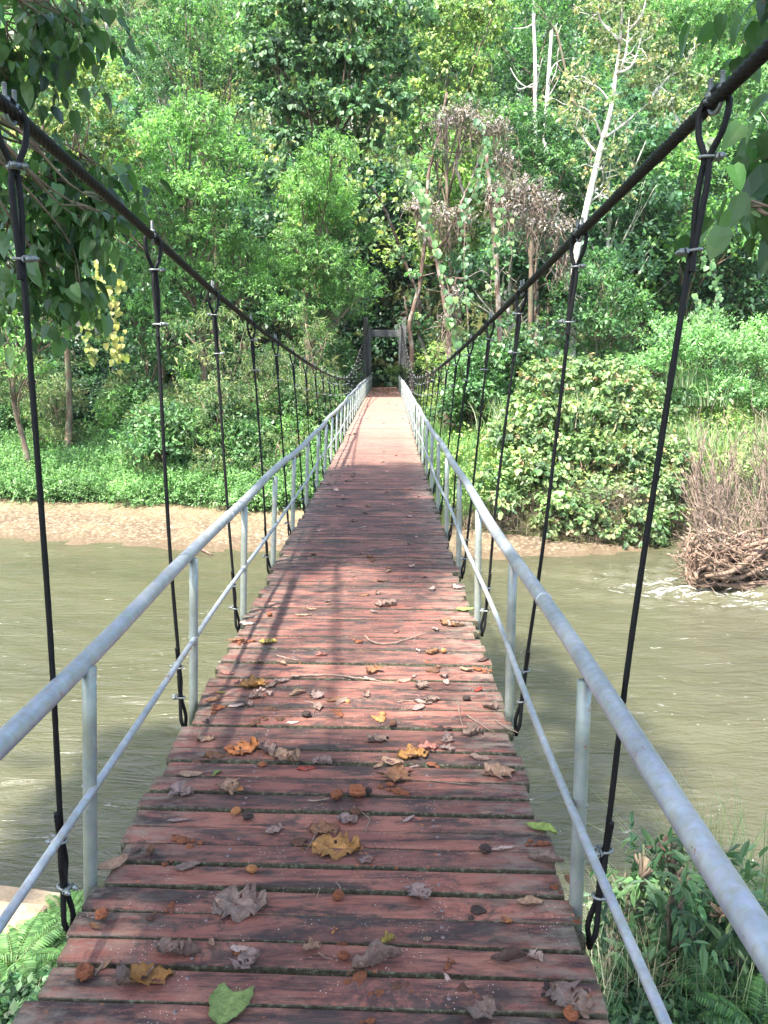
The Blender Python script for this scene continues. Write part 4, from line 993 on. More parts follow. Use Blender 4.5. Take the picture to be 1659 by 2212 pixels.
# white trunk tree
def white_tree():
    Y = 36; b = V3(base_px(1235, Y)); root = empty('white_trunk_tree', b)
    tag(root, 'slender tree with a white sunlit trunk and sparse yellowing leaves, right of the bridge', 'tree', FB)
    tm = MB(); A = lambda x, y, d=0: at(x, y, Y+d)
    trunk = [b-np.array((0,0,.2)), A(1236,720), A(1240,580), A(1262,470), A(1285,370), A(1302,300), A(1318,240), A(1330,160), A(1338,90), A(1345,0)]
    P = spline(trunk, 60); tube(tm, P, np.interp(np.linspace(0,1,60), [0,.5,.75,1],[.15,.12,.075,.04]), 12)
    brs = [((1302,300),(1345,270),(1400,225),(1455,212)), ((1400,225),(1420,190),(1440,200)),((1440,215),(1460,255),(1475,285)),((1330,160),(1365,140),(1390,60)),((1322,230),(1290,190),(1240,170)),((1338,90),(1300,50),(1290,20)),
           ((1285,330),(1262,300),(1245,280)),((1272,420),(1300,400),(1302,360)),((1268,440),(1290,425),(1300,420)),((1338,90),(1380,40),(1395,0)),((1400,225),(1440,170),(1480,150)),((1302,300),(1270,240),(1215,225)),((1330,170),(1350,120),(1358,40))]
    ends=[]
    for br in brs:
        Q = spline([A(x,y,rng.normal(0,.3)) for x,y in br], 20); Q[0] = A(*br[0]); tube(tm, Q, np.linspace(.055,.018,20), 7)
        for _ in range(7):
            q = Q[rng.integers(6,20)]; e = q+rdir(1)[0]*rng.uniform(.5,1.1)+np.array((0,0,.2)); limb(tm, q, e, .018, .006, .2, 6, 4); ends.append(e)
    tm.v = [v-b for v in tm.v]; tm.build('trunk', M['palebark'], root)
    cm = MB(); lobes = L_(Y, [(1300,110,42),(1370,60,45),(1420,110,38),(1450,170,42),(1500,190,36),(1430,240,36),(1380,190,30),(1330,330,30),(1300,230,22),(1250,200,26),(1350,10,45),(1470,240,28),(1290,40,30),(1240,260,24)], .7)
    crown(cm, lobes, 'round', ([(.25,.27,.12),(.18,.22,.09),(.36,.30,.10),(.12,.17,.06)],[3,3,.5,3]), .8, .8, L=.13, W=.095)
    for e in ends: sprigs(cm, e+rng.normal(0,.15,(5,3)), rdir(5), 4, .2, .13, .09, [(.25,.27,.12),(.36,.31,.12)], None, kind='round', droop=.9)
    cm.v = [v-b for v in cm.v]; cm.build('crown', M['leaf'], root, smooth=False)
white_tree()
def bare_trunk(label, pts, Y, r0, r1, bark='palebark', stubs=5, name='bare_tree'):
    b = V3(base_px(pts[0][0], Y)); root = empty(name, b); tag(root, label, 'tree', 'bare pale trunks on the hillside')
    tm = MB(); P = spline([b]+[at(x,y,Y) for x,y in pts], 40); tube(tm, P, np.linspace(r0,r1,40), 9)
    for _ in range(stubs): q = P[rng.integers(18,40)]; limb(tm, q, q+rdir(1)[0]*1.5+np.array((0,0,.8)), r1*.5, .015, .2, 8, 5)
    tm.v = [v-b for v in tm.v]; tm.build('trunk', M[bark], root)
bare_trunk('pale bare trunk, the taller one of the pair at the top right', [(1155,300),(1156,170),(1152,30)], 52, .13, .09)
bare_trunk('pale bare trunk with a broken top, right one of the pair', [(1176,330),(1182,200),(1191,68)], 51, .13, .09)
bare_trunk('thin grey trunk leaning left above the white trunk tree', [(1275,330),(1235,210),(1200,60)], 47, .13, .05, 'bark')
# trees with dead vines in the middle right
def snag(label, lines, Y, bark='redbark', name='vine_hung_tree', dead=(), green=(), seedless=False):
    b = V3(base_px(lines[0][0][0], Y)); root = empty(name, b); tag(root, label, 'tree', FB)
    tm = MB()
    for i, (pts) in enumerate(lines):
        r0, r1 = pts[-1]; pts = pts[:-1]; d = rng.normal(0,.4)
        PP = [at(x,y,Y+d*(k>0)) for k,(x,y) in enumerate(pts)]
        if i == 0: PP = [b-np.array((0,0,.2))]+PP
        P = spline(PP, 36); P += rng.normal(0,.015,P.shape); tube(tm, P, np.linspace(r0,r1,36), 9)
        for _ in range(6): q = P[rng.integers(8,36)]; limb(tm, q, q+rdir(1)[0]*rng.uniform(.6,1.6), .03, .008, .25, 7, 5)
    tm.v = [v-b for v in tm.v]; tm.build('trunk', M[bark], root)
    if dead:
        cm = MB(); tw_ = MB()
        for (x,y,r) in dead:
            c = at(x,y,Y-.6); rr = r*Y/FPX
            crown(cm, [(c, rr)], 'willow', 'pinkdry', 1.7, .8, .7, L=.11, W=.045, droop=.5, slen=.3)
            for _ in range(36):
                p = c+rdir(1)[0]*rr*rng.uniform(.2,1)*np.array((1,.8,.6)); e = p+np.array((rng.normal(0,.25),rng.normal(0,.2),-rng.uniform(.3,1.3)))
                limb(tw_, p, e, .012, .005, .3, 6, 4)
        cm.v = [v-b for v in cm.v]; cm.build('dead_vine', M['dryleaf'], root, smooth=False)
        tw_.v = [v-b for v in tw_.v]; tw_.build('dead_stems', M['twig'], root)['kind'] = 'stuff'
    if green:
        cm = MB(); crown(cm, L_(Y, green, .6), 'round', 'vine', 1.0, .6); cm.v = [v-b for v in cm.v]; cm.build('climbing_vine', M['leaf'], root, smooth=False)
snag('leaning forked tree with brown bark, nearest the right side of the far portal', [[(925,790),(905,720),(905,650),(880,580),(850,500),(825,440),(800,400),(.11,.05)], [(905,650),(885,690),(872,640),(.07,.04)]], 40, green=[(870,560,24),(900,700,26),(930,760,30),(905,640,18),(920,720,24)])
snag('red brown tree leaning right, buried in dead vines', [[(890,760),(885,700),(905,620),(920,500),(925,380),(945,300),(965,200),(.12,.05)], [(930,560),(960,520),(1000,430),(1040,330),(.08,.04)],[(1000,420),(985,350),(1000,300),(1060,280),(.06,.03)]], 37,
     dead=[(960,270,38),(1010,262,42),(1060,290,38),(1085,350,24),(905,450,28),(950,470,30),(1000,480,26)], green=[(1070,240,26),(1010,230,28),(950,250,24),(1085,330,16),(1050,360,20),(925,420,20),(915,520,20),(900,600,20),(940,340,18),(990,560,22),(1000,660,26),(1020,740,28)])
snag('grey trunk under the clump of pinkish dead vines', [[(1085,860),(1078,700),(1072,560),(1060,440),(1050,330),(.14,.07)],[(1065,480),(1100,450),(1160,440),(.06,.03)]], 35,
     dead=[(1080,430,36),(1125,415,40),(1170,450,42),(1205,500,34),(1150,490,30),(1095,470,32),(1215,560,20)], green=[(1060,410,22),(1175,400,16),(1068,520,16),(1075,640,22),(1085,740,28),(1110,800,26)])
snag('straight brown trunk in the shade beneath the dead vine clump', [[(1160,760),(1158,620),(1155,480),(1165,380),(.16,.09)]], 43)
snag('thin crooked trunk among the hanging heart leaved vines', [[(965,830),(970,740),(955,620),(935,540),(905,480),(.13,.05)],[(960,700),(975,660),(985,600),(.04,.02)]], 33, dead=[(975,640,18),(968,700,16)])
# thin hanging vines with heart leaves
def hanging_vine(label, pts, Y, L, n, cols=((.16,.28,.09),(.22,.33,.10),(.11,.21,.07)), dens=1.0):
    b = at(pts[0][0], pts[0][1], Y); root = empty('hanging_vine', b); tag(root, label, 'vine', 'vines hanging from the far trees')
    Pn = spline([at(x,y,Y+rng.normal(0,.15)) for x,y in pts], 60); Pn += np.stack([.05*np.sin(np.linspace(0,14,60)+rng.uniform(0,6)), np.zeros(60), np.zeros(60)],1)
    s_ = MB(); tube(s_, Pn-b, .012, 5); s_.build('stem', M['twig'], root)
    cm = MB(); P = spline(Pn[::6], n)+rng.normal(0,.06+.0011*n,(n,3)); D = np.stack([rng.normal(0,.35,n), rng.normal(0,.3,n)-.2, -np.ones(n)],1); N_ = np.stack([rng.normal(0,.35,n), -np.ones(n), .5+rng.normal(0,.3,n)],1)
    l = L*np.exp(rng.normal(0,.22,n)); leaves(cm, P, D, N_, l, l*.95, pal(n, cols), 'heart'); cm.v = [v-b for v in cm.v]
    cm.build('leaves', M['leaf'], root, smooth=False)
hanging_vine('vine with large pale heart leaves, sloping down beside the red brown tree', [(905,415),(915,440),(922,470),(935,520),(950,580),(965,620),(975,680),(985,720),(992,760)], 32, .24, 46)
hanging_vine('short vine of heart leaves at the upper left of the dead vines', [(882,375),(895,395),(915,425)], 32.4, .22, 9)
hanging_vine('long vine of heart leaves straight below the right hand dead clump', [(1072,410),(1075,470),(1070,520),(1062,580),(1060,640)], 31.5, .20, 26)
hanging_vine('thin vine with few small leaves between the two dead clumps', [(1098,450),(1100,500),(1103,560),(1100,620)], 31.7, .13, 14)
hanging_vine('green vine falling past the top dead clump', [(1040,260),(1042,330),(1030,400),(1005,470),(1000,560),(1010,640),(1010,720)], 32.8, .17, 80, ((.10,.21,.08),(.14,.25,.09)))
hanging_vine('vine curtain just right of the near right cable, high up', [(1530,520),(1540,580),(1545,650),(1540,720)], 36, .19, 60, ((.14,.26,.09),(.10,.19,.07)))
hanging_vine('vine curtain at the right, left of the vine falling by the cable', [(1505,640),(1508,700),(1500,760)], 35, .19, 45)
hanging_vine('yellow leaved vine climbing the left bank trunk', [(222,555),(232,590),(240,640),(245,700),(250,760),(255,790)], 30, .19, 120, ((.40,.38,.07),(.28,.32,.07),(.48,.40,.08)))
hanging_vine('yellow vine hanging left of the yellow climber', [(190,600),(205,640),(185,690),(195,750),(200,790)], 31, .19, 60, ((.34,.34,.07),(.24,.29,.07)))
# right hand forest edge
T_('leafy_tree', 'dark glossy tree right of the white trunk, under the cable', 'tree', 1330, 44,
   [(1330,420,60),(1390,450,62),(1340,500,60),(1420,520,60),(1300,560,45),(1370,580,60),(1440,600,55),(1310,480,45),(1400,400,50)],
   'small', 'blue', .18, dens=1.15, group=FB, L=.17, W=.10)
T_('leafy_tree', 'fine leaved mid green tree above the right cable near the right edge', 'tree', 1450, 48,
   [(1380,290,60),(1440,300,62),(1510,270,60),(1570,300,60),(1460,370,60),(1530,370,62),(1590,400,60),(1500,440,55),(1380,350,50),(1640,330,55)],
   'small', 'mid', .2, dens=1.15, group=FB, L=.16, W=.09)
T_('feathery_tree', 'pale feathery leaved tree at the top right', 'tree', 1540, 52,
   [(1430,40,65),(1500,60,68),(1570,90,65),(1630,60,60),(1540,160,62),(1600,190,62),(1650,130,55),(1480,110,50),(1440,110,40),(1580,20,60),(1650,230,50)],
   'fine', 'feather', .2, dens=1.1, group=FB, L=.15, W=.075)
T_('leafy_tree', 'bright bushy tree right of the bridge, level with the handrail end', 'tree', 1290, 36,
   [(1240,640,50),(1300,620,52),(1350,660,50),(1260,700,52),(1320,720,52),(1210,700,40),(1380,700,45),(1200,760,42),(1270,770,45),(1340,780,42),(1290,570,30)],
   'small', 'mid', .12, dens=1.5, group=FB, L=.16, W=.075)
T_('leafy_tree', 'dark leafy tree at the right edge of the picture', 'tree', 1600, 42,
   [(1560,480,58),(1620,520,60),(1570,570,58),(1640,610,60),(1580,660,55),(1500,560,45),(1650,700,55),(1600,730,50),(1520,680,45),(1460,660,45),(1650,450,50)],
   'small', 'blue', .2, dens=1.2, group=FB, L=.17, W=.10)
T_('leafy_tree', 'bright leaved tree at the left edge, low over the bank', 'tree', 60, 29,
   [(40,640,52),(110,660,52),(20,720,50),(90,730,45),(170,690,38),(10,790,42),(60,810,30),(150,640,40),(5,600,50)],
   'lance', 'bright', .11, dens=1.8, group=FB)
T_('leafy_tree', 'mid green tree just left of the first left hanger', 'tree', 270, 33,
   [(280,680,45),(300,740,48),(340,780,45),(290,800,40),(260,860,36),(320,850,40),(380,800,42),(370,730,40)],
   'small', 'mid', .1, dens=1.3, group=FB, L=.14, W=.06)
# shrubs of the far bank
SB = 'shrubs along the far river bank'
T_('willow_shrub', 'olive tinged willow shrub left of the bridge, leaves pointed and pale', 'shrub', 500, 30,
   [(470,700,42),(520,740,45),(560,790,42),(500,800,42),(440,780,40),(550,860,42),(480,870,42),(600,830,36),(430,850,36),(400,720,34),(600,900,32),(520,920,36)],
   'willow', 'olive', .06, dens=1.3, group=SB)
T_('willow_shrub', 'taller pale willow shrub touching the left hangers near the portal', 'shrub', 665, 33,
   [(660,700,30),(690,740,34),(650,770,36),(700,800,32),(640,830,36),(690,860,34),(640,890,34),(720,850,22),(680,920,30),(620,780,26)],
   'willow', 'olive', .06, dens=1.4, group=SB)
T_('leafy_shrub', 'dark green shrub above the gravel, left of the bridge', 'shrub', 440, 28.6,
   [(400,930,38),(450,960,38),(370,980,34),(480,990,36),(420,1010,34),(520,960,36),(540,1010,34),(460,1050,30),(510,1050,28),(390,1050,26),(570,1040,28)],
   'lance', 'bright', .04, dens=2.0, group=SB, L=.12, W=.04)
T_('leafy_shrub', 'tangled shrub below the left handrail at the gravel edge', 'shrub', 590, 27.4,
   [(560,1000,30),(600,960,34),(590,1040,32),(630,1010,30),(560,1080,24),(610,1090,24),(650,960,28),(640,1060,22),(530,1085,20)],
   'willow', 'olive', .04, dens=1.3, group=SB)
T_('leafy_shrub', 'low green shrub under the left handrail near the portal', 'shrub', 690, 34,
   [(640,940,32),(690,920,30),(660,980,30),(720,900,24),(700,960,24),(740,880,18)],
   'small', 'yg', .04, dens=1.4, group=SB)
tree('round_leaved_bush', 'big rounded bush hanging over the water, right of the bridge', 'bush', (4.6,25.2,gz(4.6,25.2)), [(at(x,y,27.6-(y-800)/350*4.1+rng.uniform(-.4,.4)), r*25.5/FPX) for x,y,r in [(1180,830,55),(1240,820,55),(1300,830,58),(1360,850,55),(1150,890,52),(1215,900,58),(1285,905,60),(1355,920,58),(1410,900,48),(1140,960,50),(1200,975,55),(1270,985,58),(1340,1000,58),(1405,980,50),(1160,1030,42),(1225,1050,48),(1300,1070,46),(1370,1070,46),(1420,1050,40),(1270,1120,30),(1390,1130,32),(1330,1110,34),(1400,1165,24),(1290,1140,18),(1120,1010,40),(1100,940,40),(1140,1080,34),(1200,1110,26),(1430,1110,30),(1450,1000,40),(1060,1040,30),(1090,1090,28),(1180,1140,22),(1240,1150,22),(1330,1160,22),(1210,1090,34),(1290,1080,36),(1370,1100,34)]],
   'round', ([(.14,.22,.07),(.20,.28,.09),(.08,.14,.05),(.33,.20,.10),(.34,.34,.12)],[5,4,3,.6,1.4]), .07, 'bark', 3.0, SB, L=.125, W=.09)
T_('feathery_bush', 'fine leaved bright green bush at the right edge over the dead reeds', 'bush', 1560, 30,
   [(1450,790,50),(1510,760,50),(1570,770,55),(1630,790,55),(1480,850,48),(1550,850,50),(1620,870,50),(1440,730,36),(1400,800,36),(1530,710,34),(1650,730,40)],
   'fine', 'feather', .07, dens=2.6, group=SB, L=.11, W=.045)
T_('leafy_bush', 'bright green bush directly right of the handrail end', 'bush', 960, 36,
   [(920,800,26),(950,770,30),(990,790,32),(1010,840,34),(960,850,32),(1040,890,34),(990,910,34),(1080,860,34),(1050,800,30),(940,900,22),(1100,920,34),(1060,960,30)],
   'small', 'yg', .05, dens=1.5, group=SB, L=.15, W=.075)
T_('leafy_bush', 'green bush with brown tangled stems under the middle right hangers', 'bush', 1130, 31,
   [(1120,760,34),(1160,730,34),(1110,810,34),(1180,780,34),(1090,710,26),(1220,830,32)],
   'round', 'vine', .05, dens=1.3, group=SB)
T_('leafy_shrub', 'yellow green creeper leaves spilling over the right handrail end', 'shrub', 862, 47,
   [(860,810,16),(872,822,13),(880,835,10)], 'round', 'yg', .03, dens=3, dy=.3, group=SB, L=.22, W=.18)
# ground layer that nobody could count
def ground_lobes(n, xr, yr, rr, cond=None):
    out=[]
    while len(out) < n:
        X = rng.uniform(*xr); Y = rng.uniform(*yr)
        if cond and not cond(X,Y): continue
        r = rng.uniform(*rr); out.append((np.array((X,Y,gz(X,Y)+r*.3)), r))
    return out
cm = MB(); crown(cm, ground_lobes(430, (-17,-1.2), (26.6,36), (.25,.75), lambda X,Y: Y > Yb(X)-.05 and Y < Yb(X)+4.0), 'fine', 'fern', 3.0, .5, .8, L=.085, W=.036)
tag(cm.build('fern_ground_cover', M['leaf'], smooth=False), 'bright green ferny ground cover on the left far bank above the gravel', 'ferns', kind='stuff')
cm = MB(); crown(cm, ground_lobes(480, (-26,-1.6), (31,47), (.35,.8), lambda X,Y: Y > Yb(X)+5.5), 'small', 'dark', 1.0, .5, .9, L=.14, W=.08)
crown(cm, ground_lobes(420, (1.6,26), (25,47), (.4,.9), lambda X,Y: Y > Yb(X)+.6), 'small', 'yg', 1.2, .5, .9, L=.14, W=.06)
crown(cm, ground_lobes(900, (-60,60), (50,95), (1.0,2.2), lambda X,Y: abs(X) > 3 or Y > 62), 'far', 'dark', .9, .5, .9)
tag(cm.build('undergrowth', M['leaf'], smooth=False), 'tangled green undergrowth covering the far bank and hill foot', 'undergrowth', kind='stuff')
def blades(mb, P, H, W, cols, lean=.35, seg=4):
    n = len(P); H = np.broadcast_to(H,(n,))[:,None]; a = rng.uniform(0,6.28,n); D = np.stack([np.cos(a),np.sin(a),np.zeros(n)],1); S = np.stack([-np.sin(a),np.cos(a),np.zeros(n)],1)
    ln = (lean*np.abs(rng.normal(.7,.5,n)))[:,None]; rows=[]
    for t in np.linspace(0,1,seg+1):
        c = P+np.array((0,0,1))*H*(t-.35*ln*t*t)+D*H*ln*t*t*1.3; w = W*(1-t)**.6; rows += [c-S*w, c+S*w]
    V = np.stack(rows,1); k = 2*(seg+1); i = np.arange(n)[:,None]*k
    F = np.concatenate([i+np.array([2*q,2*q+1,2*q+3,2*q+2])[None] for q in range(seg)]); mb.add(V.reshape(-1,3), [F], np.repeat(pal(n,cols),k,0))
def gpts(n, xr, yr, cond): 
    X = rng.uniform(*xr,n*3); Y = rng.uniform(*yr,n*3); ok = cond(X,Y); X, Y = X[ok][:n], Y[ok][:n]; return np.stack([X,Y,ground_z(X,Y)],1)
gm = MB(); GR = [(.13,.26,.06),(.18,.32,.08),(.10,.19,.05)]
blades(gm, gpts(3600, (1.0,4.2), (24.5,33), lambda X,Y: Y > Yb(X)+.2), .8, .012, GR)
blades(gm, gpts(2600, (-16,-1), (26.6,31), lambda X,Y: (Y > Yb(X)-.3)&(Y < Yb(X)+1.5)&(np.sin(X*1.7)+np.sin(X*.6) > -.3)), .38, .008, [(.16,.28,.08),(.3,.28,.13),(.12,.22,.06)])
blades(gm, gpts(2800, (8.2,15), (24.5,30), lambda X,Y: Y > Yb(X)+.2), 1.1, .013, [(.16,.28,.10),(.20,.32,.12),(.32,.30,.15)], .5)
for (x,y,Y_) in ((1320,830,27),(1110,560+380,28),(1480,790,29),(1530,830,29),(1090,880,27.5),(1245,870,26),(1350,960,25.5),(1215,800,28.5)):
    c = at(x,y,Y_); P = c+np.stack([rng.normal(0,.35,90),rng.normal(0,.3,90),np.full(90,-.7)],1); blades(gm, P, 1.15, .016, [(.17,.28,.11),(.24,.33,.15),(.34,.3,.18)], .6)
tag(gm.build('grass', M['leaf'], smooth=False), 'tall and short grass growing along the far bank', 'grass', kind='stuff')
dm = MB(); DG = [(.14,.095,.06),(.09,.06,.04),(.22,.16,.10)]
blades(dm, gpts(3200, (2.0,9.5), (23,26), lambda X,Y: (Y > Yb(X)-.1)&(Y < Yb(X)+1.0)), .5, .009, DG, 1.4)
blades(dm, gpts(2600, (7.6,14), (24,27), lambda X,Y: (Y > Yb(X)-.1)), 1.0, .009, DG, .8)
tag(dm.build('dead_grass', M['dryleaf'], smooth=False), 'brown dead grass and roots under the overhanging bush', 'grass', kind='stuff')
PS=[]
def sproto(pal_, style, nl, w, h, label, **kw):
    lobes = []
    for _ in range(nl):
        a = rng.uniform(0,6.28); q = math.sqrt(rng.random())*w; zz = rng.random()
        lobes.append((np.array((math.cos(a)*q*(1-.5*zz), math.sin(a)*q*(1-.5*zz), .3+zz*h)), rng.uniform(.35,.65)))
    PS.append(tree('forest_shrub', label, 'shrub', (0,0,0), lobes, style, pal_, .05, 'bark', 1.5, 'shrubs between the trees of the far bank', twigs=2, **kw))
sproto('mid','small',12,1.1,1.8,'mid green shrub under the trees of the far bank', L=.12, W=.065)
sproto('dark','round',12,1.2,2.2,'dark round leaved shrub under the trees of the far bank')
sproto('olive','willow',12,1.0,2.6,'olive narrow leaved shrub under the trees of the far bank')
sproto('bright','lance',10,1.0,1.5,'light green shrub under the trees of the far bank')
ch = {}
for o in bpy.data.objects:
    if o.parent: ch.setdefault(o.parent.name, []).append(o)
sp = [(rng.uniform(-19,-2.6), rng.uniform(34,46)) for _ in range(44)]+[(rng.uniform(2.8,17), rng.uniform(31,46)) for _ in range(30)]+[(rng.uniform(-17,-2.2), rng.uniform(30.5,36)) for _ in range(30)]+[(rng.uniform(-9,-2.2), rng.uniform(28.2,33)) for _ in range(20)]+[(rng.uniform(-17,-9), rng.uniform(31,34.5)) for _ in range(10)]+[(-3.0,38),(-2.6,42),(2.7,41),(-2.8,45),(2.8,46)]
for i, (X, Y) in enumerate(sp):
    k = i%4 if i < 4 else int(rng.choice(4, p=[.34,.3,.2,.16] if Y > 36 or X > 0 else [.25,.1,.3,.35])); o = PS[k] if i < 4 else copy_tree(PS[k], ch)
    s_ = rng.uniform(.6,1.35) if Y > 36 or X > 0 else rng.uniform(.6,1.15); o.location = (X,Y,gz(X,Y)-.05); o.rotation_euler = (0,0,rng.uniform(0,6.28)); o.scale = (s_,s_,s_)
# ------------------------------------------------------------------ hillside forest: eight kinds of tree, copied
PR=[]
def proto(pal_, style, bark, wid, hgt, tall, nl, label, **kw):
    lobes=[(np.array((0,0,tall+hgt)), rng.uniform(1.1,1.6))]
    for _ in range(nl):
        a = rng.uniform(0,6.28); q = math.sqrt(rng.random()); zz = rng.random()
        w = wid*(1-.45*zz**2); lobes.append((np.array((math.cos(a)*q*w, math.sin(a)*q*w, tall+zz*hgt)), rng.uniform(1.0,2.0)))
    o = tree('forest_tree', label, 'tree', (0,0,0), lobes, style, pal_, .22, bark, kw.pop('dens',1.2), 'trees covering the hillside', twigs=2, **kw)
    PR.append((o, tall+hgt+1)); return o
proto('mid','far','bark',4.0,7.5,4,17,'mid green tree among the dense hillside forest')
proto('dark','far','bark',4.2,8,4,17,'dark green tree among the dense hillside forest')
proto('blue','far','palebark',3.8,8.5,5,17,'blue green tree with a pale trunk among the hillside forest')
proto('bright','far','bark',3.8,7,4,16,'light green tree among the dense hillside forest')
proto('feather','far','palebark',4.2,6.5,5,16,'feathery pale green tree among the hillside forest', L=.2, W=.10, m=8)
proto('yg','far','bark',3.4,7,4,15,'yellow green tree among the dense hillside forest')
proto('mid','far','palebark',3.4,9,6,15,'tall mid green tree with a pale trunk among the hillside forest')
proto('vine','far','bark',3.6,8,3,15,'vine hung olive green tree among the hillside forest')
ch = {}
for o in bpy.data.objects:
    if o.parent: ch.setdefault(o.parent.name, []).append(o)
spots=[]
for row, (Y0, n) in enumerate(((49,11),(56,13),(63,14),(71,15),(79,16),(88,17),(98,18),(110,18),(125,18),(145,18))):
    hw = Y0*.50+5
    for q in range(n):
        X = -hw+2*hw*(q+.5)/n+rng.normal(0,1.1); Y = Y0+rng.normal(0,1.5)
        if abs(X) < 3.5 and Y < 60: continue
        spots.append((X,Y))
for X, Y in ((-20,41),(-15.5,43),(-11,42),(-7,44.5),(-24,38),(-13,47),(-5.5,48),(6.5,46),(10.5,43.5),(14.5,42),(19,40),(23,37),(13,47)): spots.append((X,Y))
for i, (X, Y) in enumerate(spots):
    left = X < -.12*Y
    w = np.array([3,3.4,1.8,2,1.6,1.4,2,1.6]) if left else np.array([3,3.6,2.4,1,1,1,2.2,1.2])
    if Y < 60: w = np.array([2.5,4.5,2.2,.3,.2,.3,1.5,1.0])
    k = i if i < 8 else int(rng.choice(8, p=w/w.sum()))
    o = PR[k][0] if i < 8 else copy_tree(PR[k][0], ch)
    s_ = rng.uniform(.8,1.2)
    o.location = (X, Y, gz(X,Y)-.2); o.rotation_euler = (0,0,rng.uniform(0,6.28)); o.scale = (s_, s_, s_*rng.uniform(.9,1.15))
# ------------------------------------------------------------------ driftwood and dead shrub on the right
root = empty('driftwood_tangle', at(1600,1210,19.5)); tag(root, 'tangle of brown driftwood roots and logs caught in the river at the right', 'driftwood')
b0 = V3(root.location)
lg = MB(); 
for i in range(17):
    a = at(1490+rng.uniform(0,50), 1180+rng.uniform(0,75), 18.8+rng.uniform(-.6,1)); e = at(1640+rng.uniform(0,160), 1130+rng.uniform(-10,140), 19.3+rng.uniform(-1,1.6)); a[2] = max(a[2], WZ-.02); e[2] = max(e[2], WZ+.05)
    limb(lg, a, e, rng.uniform(.02,.045), rng.uniform(.04,.09), .16, 14, 8)
lg.v = [v-b0 for v in lg.v]; lg.build('logs', M['driftwood'], root)['kind'] = 'stuff'
rt = MB()
for i in range(420):
    xq = rng.random()**1.3*170; c = at(1492+xq, 1222-xq*.12+rng.normal(0,26), 19+rng.uniform(-.7,1.2)); d = nrm(np.array((rng.normal(-.1,1),rng.normal(0,.7),rng.normal(.25,.7)))); l = rng.uniform(.3,1.3)
    a, e = c-d*l/2, c+d*l/2; a[2] = max(a[2], WZ); e[2] = max(e[2], WZ)
    limb(rt, a, e, rng.uniform(.004,.02), .004, .16, 7, 5)
for q in range(9):
    P = spline([at(1490+q*4,1140+q*9,18.8), at(1483,1190+q*6,18.7), at(1500,1245+q*3,18.6), at(1560,1262,18.6), at(1660+q*9,1285-q*4,18.6)], 30); P[:,2] = np.maximum(P[:,2], WZ+.02); P += rng.normal(0,.02,P.shape); tube(rt, P, .022, 6)
rt.v = [v-b0 for v in rt.v]; rt.build('roots', M['driftwood'], root)['kind'] = 'stuff'
mm = MB(); crown(mm, [(at(1510,1215,19.0),.36),(at(1560,1235,19.2),.4),(at(1620,1240,19.4),.42),(at(1520,1180,19.3),.25)], 'willow', ([(.26,.17,.11),(.36,.25,.17),(.14,.09,.06)],None), 3, .8, .7, L=.12, W=.02)
crown(mm, [(at(1490+rng.uniform(0,170),1175+rng.uniform(0,80),19.2+rng.uniform(-.4,.8)), rng.uniform(.12,.25)) for _ in range(30)], 'small', ([(.16,.10,.07),(.08,.05,.035),(.24,.17,.11)],None), 4, .8, .6, L=.09, W=.05)
mm.v = [v-b0 for v in mm.v]; mm.build('matted_debris', M['dryleaf'], root, smooth=False)
def dead_shrub(label, bx, by, Y, tips, spread=40):
    b = at(bx, by, Y); root = empty('dead_shrub', b); tag(root, label, 'shrub', 'leafless shrubs by the driftwood'); m_ = MB()
    for (x, y) in tips:
        for _ in range(5):
            e = at(x+rng.normal(0,spread*.5), y+rng.normal(0,22), Y+rng.normal(0,.5)); P = limb(m_, b+rng.normal(0,.12,3), e, .026, .007, .12, 12, 5)
            for _ in range(9): q = P[rng.integers(4,12)]; limb(m_, q, q+(e-b)*rng.uniform(.08,.22)+rng.normal(0,.16,3), .009, .004, .2, 6, 4)
    m_.v = [v-b for v in m_.v]; m_.build('branches', M['twig'], root)
dead_shrub('pale leafless shrub rising from the left end of the driftwood', 1545, 1200, 21, [(1500,970),(1530,950),(1560,960),(1480,1030),(1590,980),(1510,1040),(1545,1010)])
dead_shrub('low bleached shrub leaning over the driftwood from the right', 1640, 1240, 19.8, [(1580,1100),(1540,1090),(1640,1060),(1500,1120),(1600,1140)])
dead_shrub('leafless thorny shrub at the right edge above the driftwood', 1680, 1190, 21.5, [(1640,930),(1610,960),(1690,900),(1600,1030),(1670,970),(1590,1080)])
o_ = MB(); P = spline([at(590,1190,21.9),at(640,1194,21.5),at(668,1207,21.0)],16); P = spline([on_z(428,1182,WZ+.05),on_z(445,1192,WZ+.05),on_z(458,1199,WZ+.0)],14); b = P[0].copy(); tube(o_, P-b, np.linspace(.05,.025,14), 8)
o = o_.build('stranded_branch', M['redbark']); o.location = b; tag(o, 'short brown branch lying half in the water at the gravel edge', 'branch')
# ------------------------------------------------------------------ near bank: stone block, ferns, shrubs
def stone(label, c, s, rz, seed):
    r_ = np.random.default_rng(seed); b = MB(); box(b, (0,0,0), s, bev=.02)
    o = b.build('stone_block', M['stone'], smooth=False); o.location = c; o.rotation_euler = (.0,.02,rz)
    md = o.modifiers.new('sub','SUBSURF'); md.subdivision_type = 'SIMPLE'; md.levels = md.render_levels = 4
    tx = bpy.data.textures.new('rough','CLOUDS'); tx.noise_scale = .12; d = o.modifiers.new('d','DISPLACE'); d.texture = tx; d.strength = .03; d.mid_level = .5
    return tag(o, label, 'stone block', 'cut stone blocks on the near bank')
stone('pale cut stone block at the lower left, the farther and larger one', at(-40,1985,6.3)+np.array((0,0,-.10)), (1.25,.62,.40), R(-9), 1)
stone('smaller pale stone step in front of the larger block, lower left', at(0,1990,5.85)+np.array((-.02,0,-.10)), (.62,.34,.30), R(-6), 2)
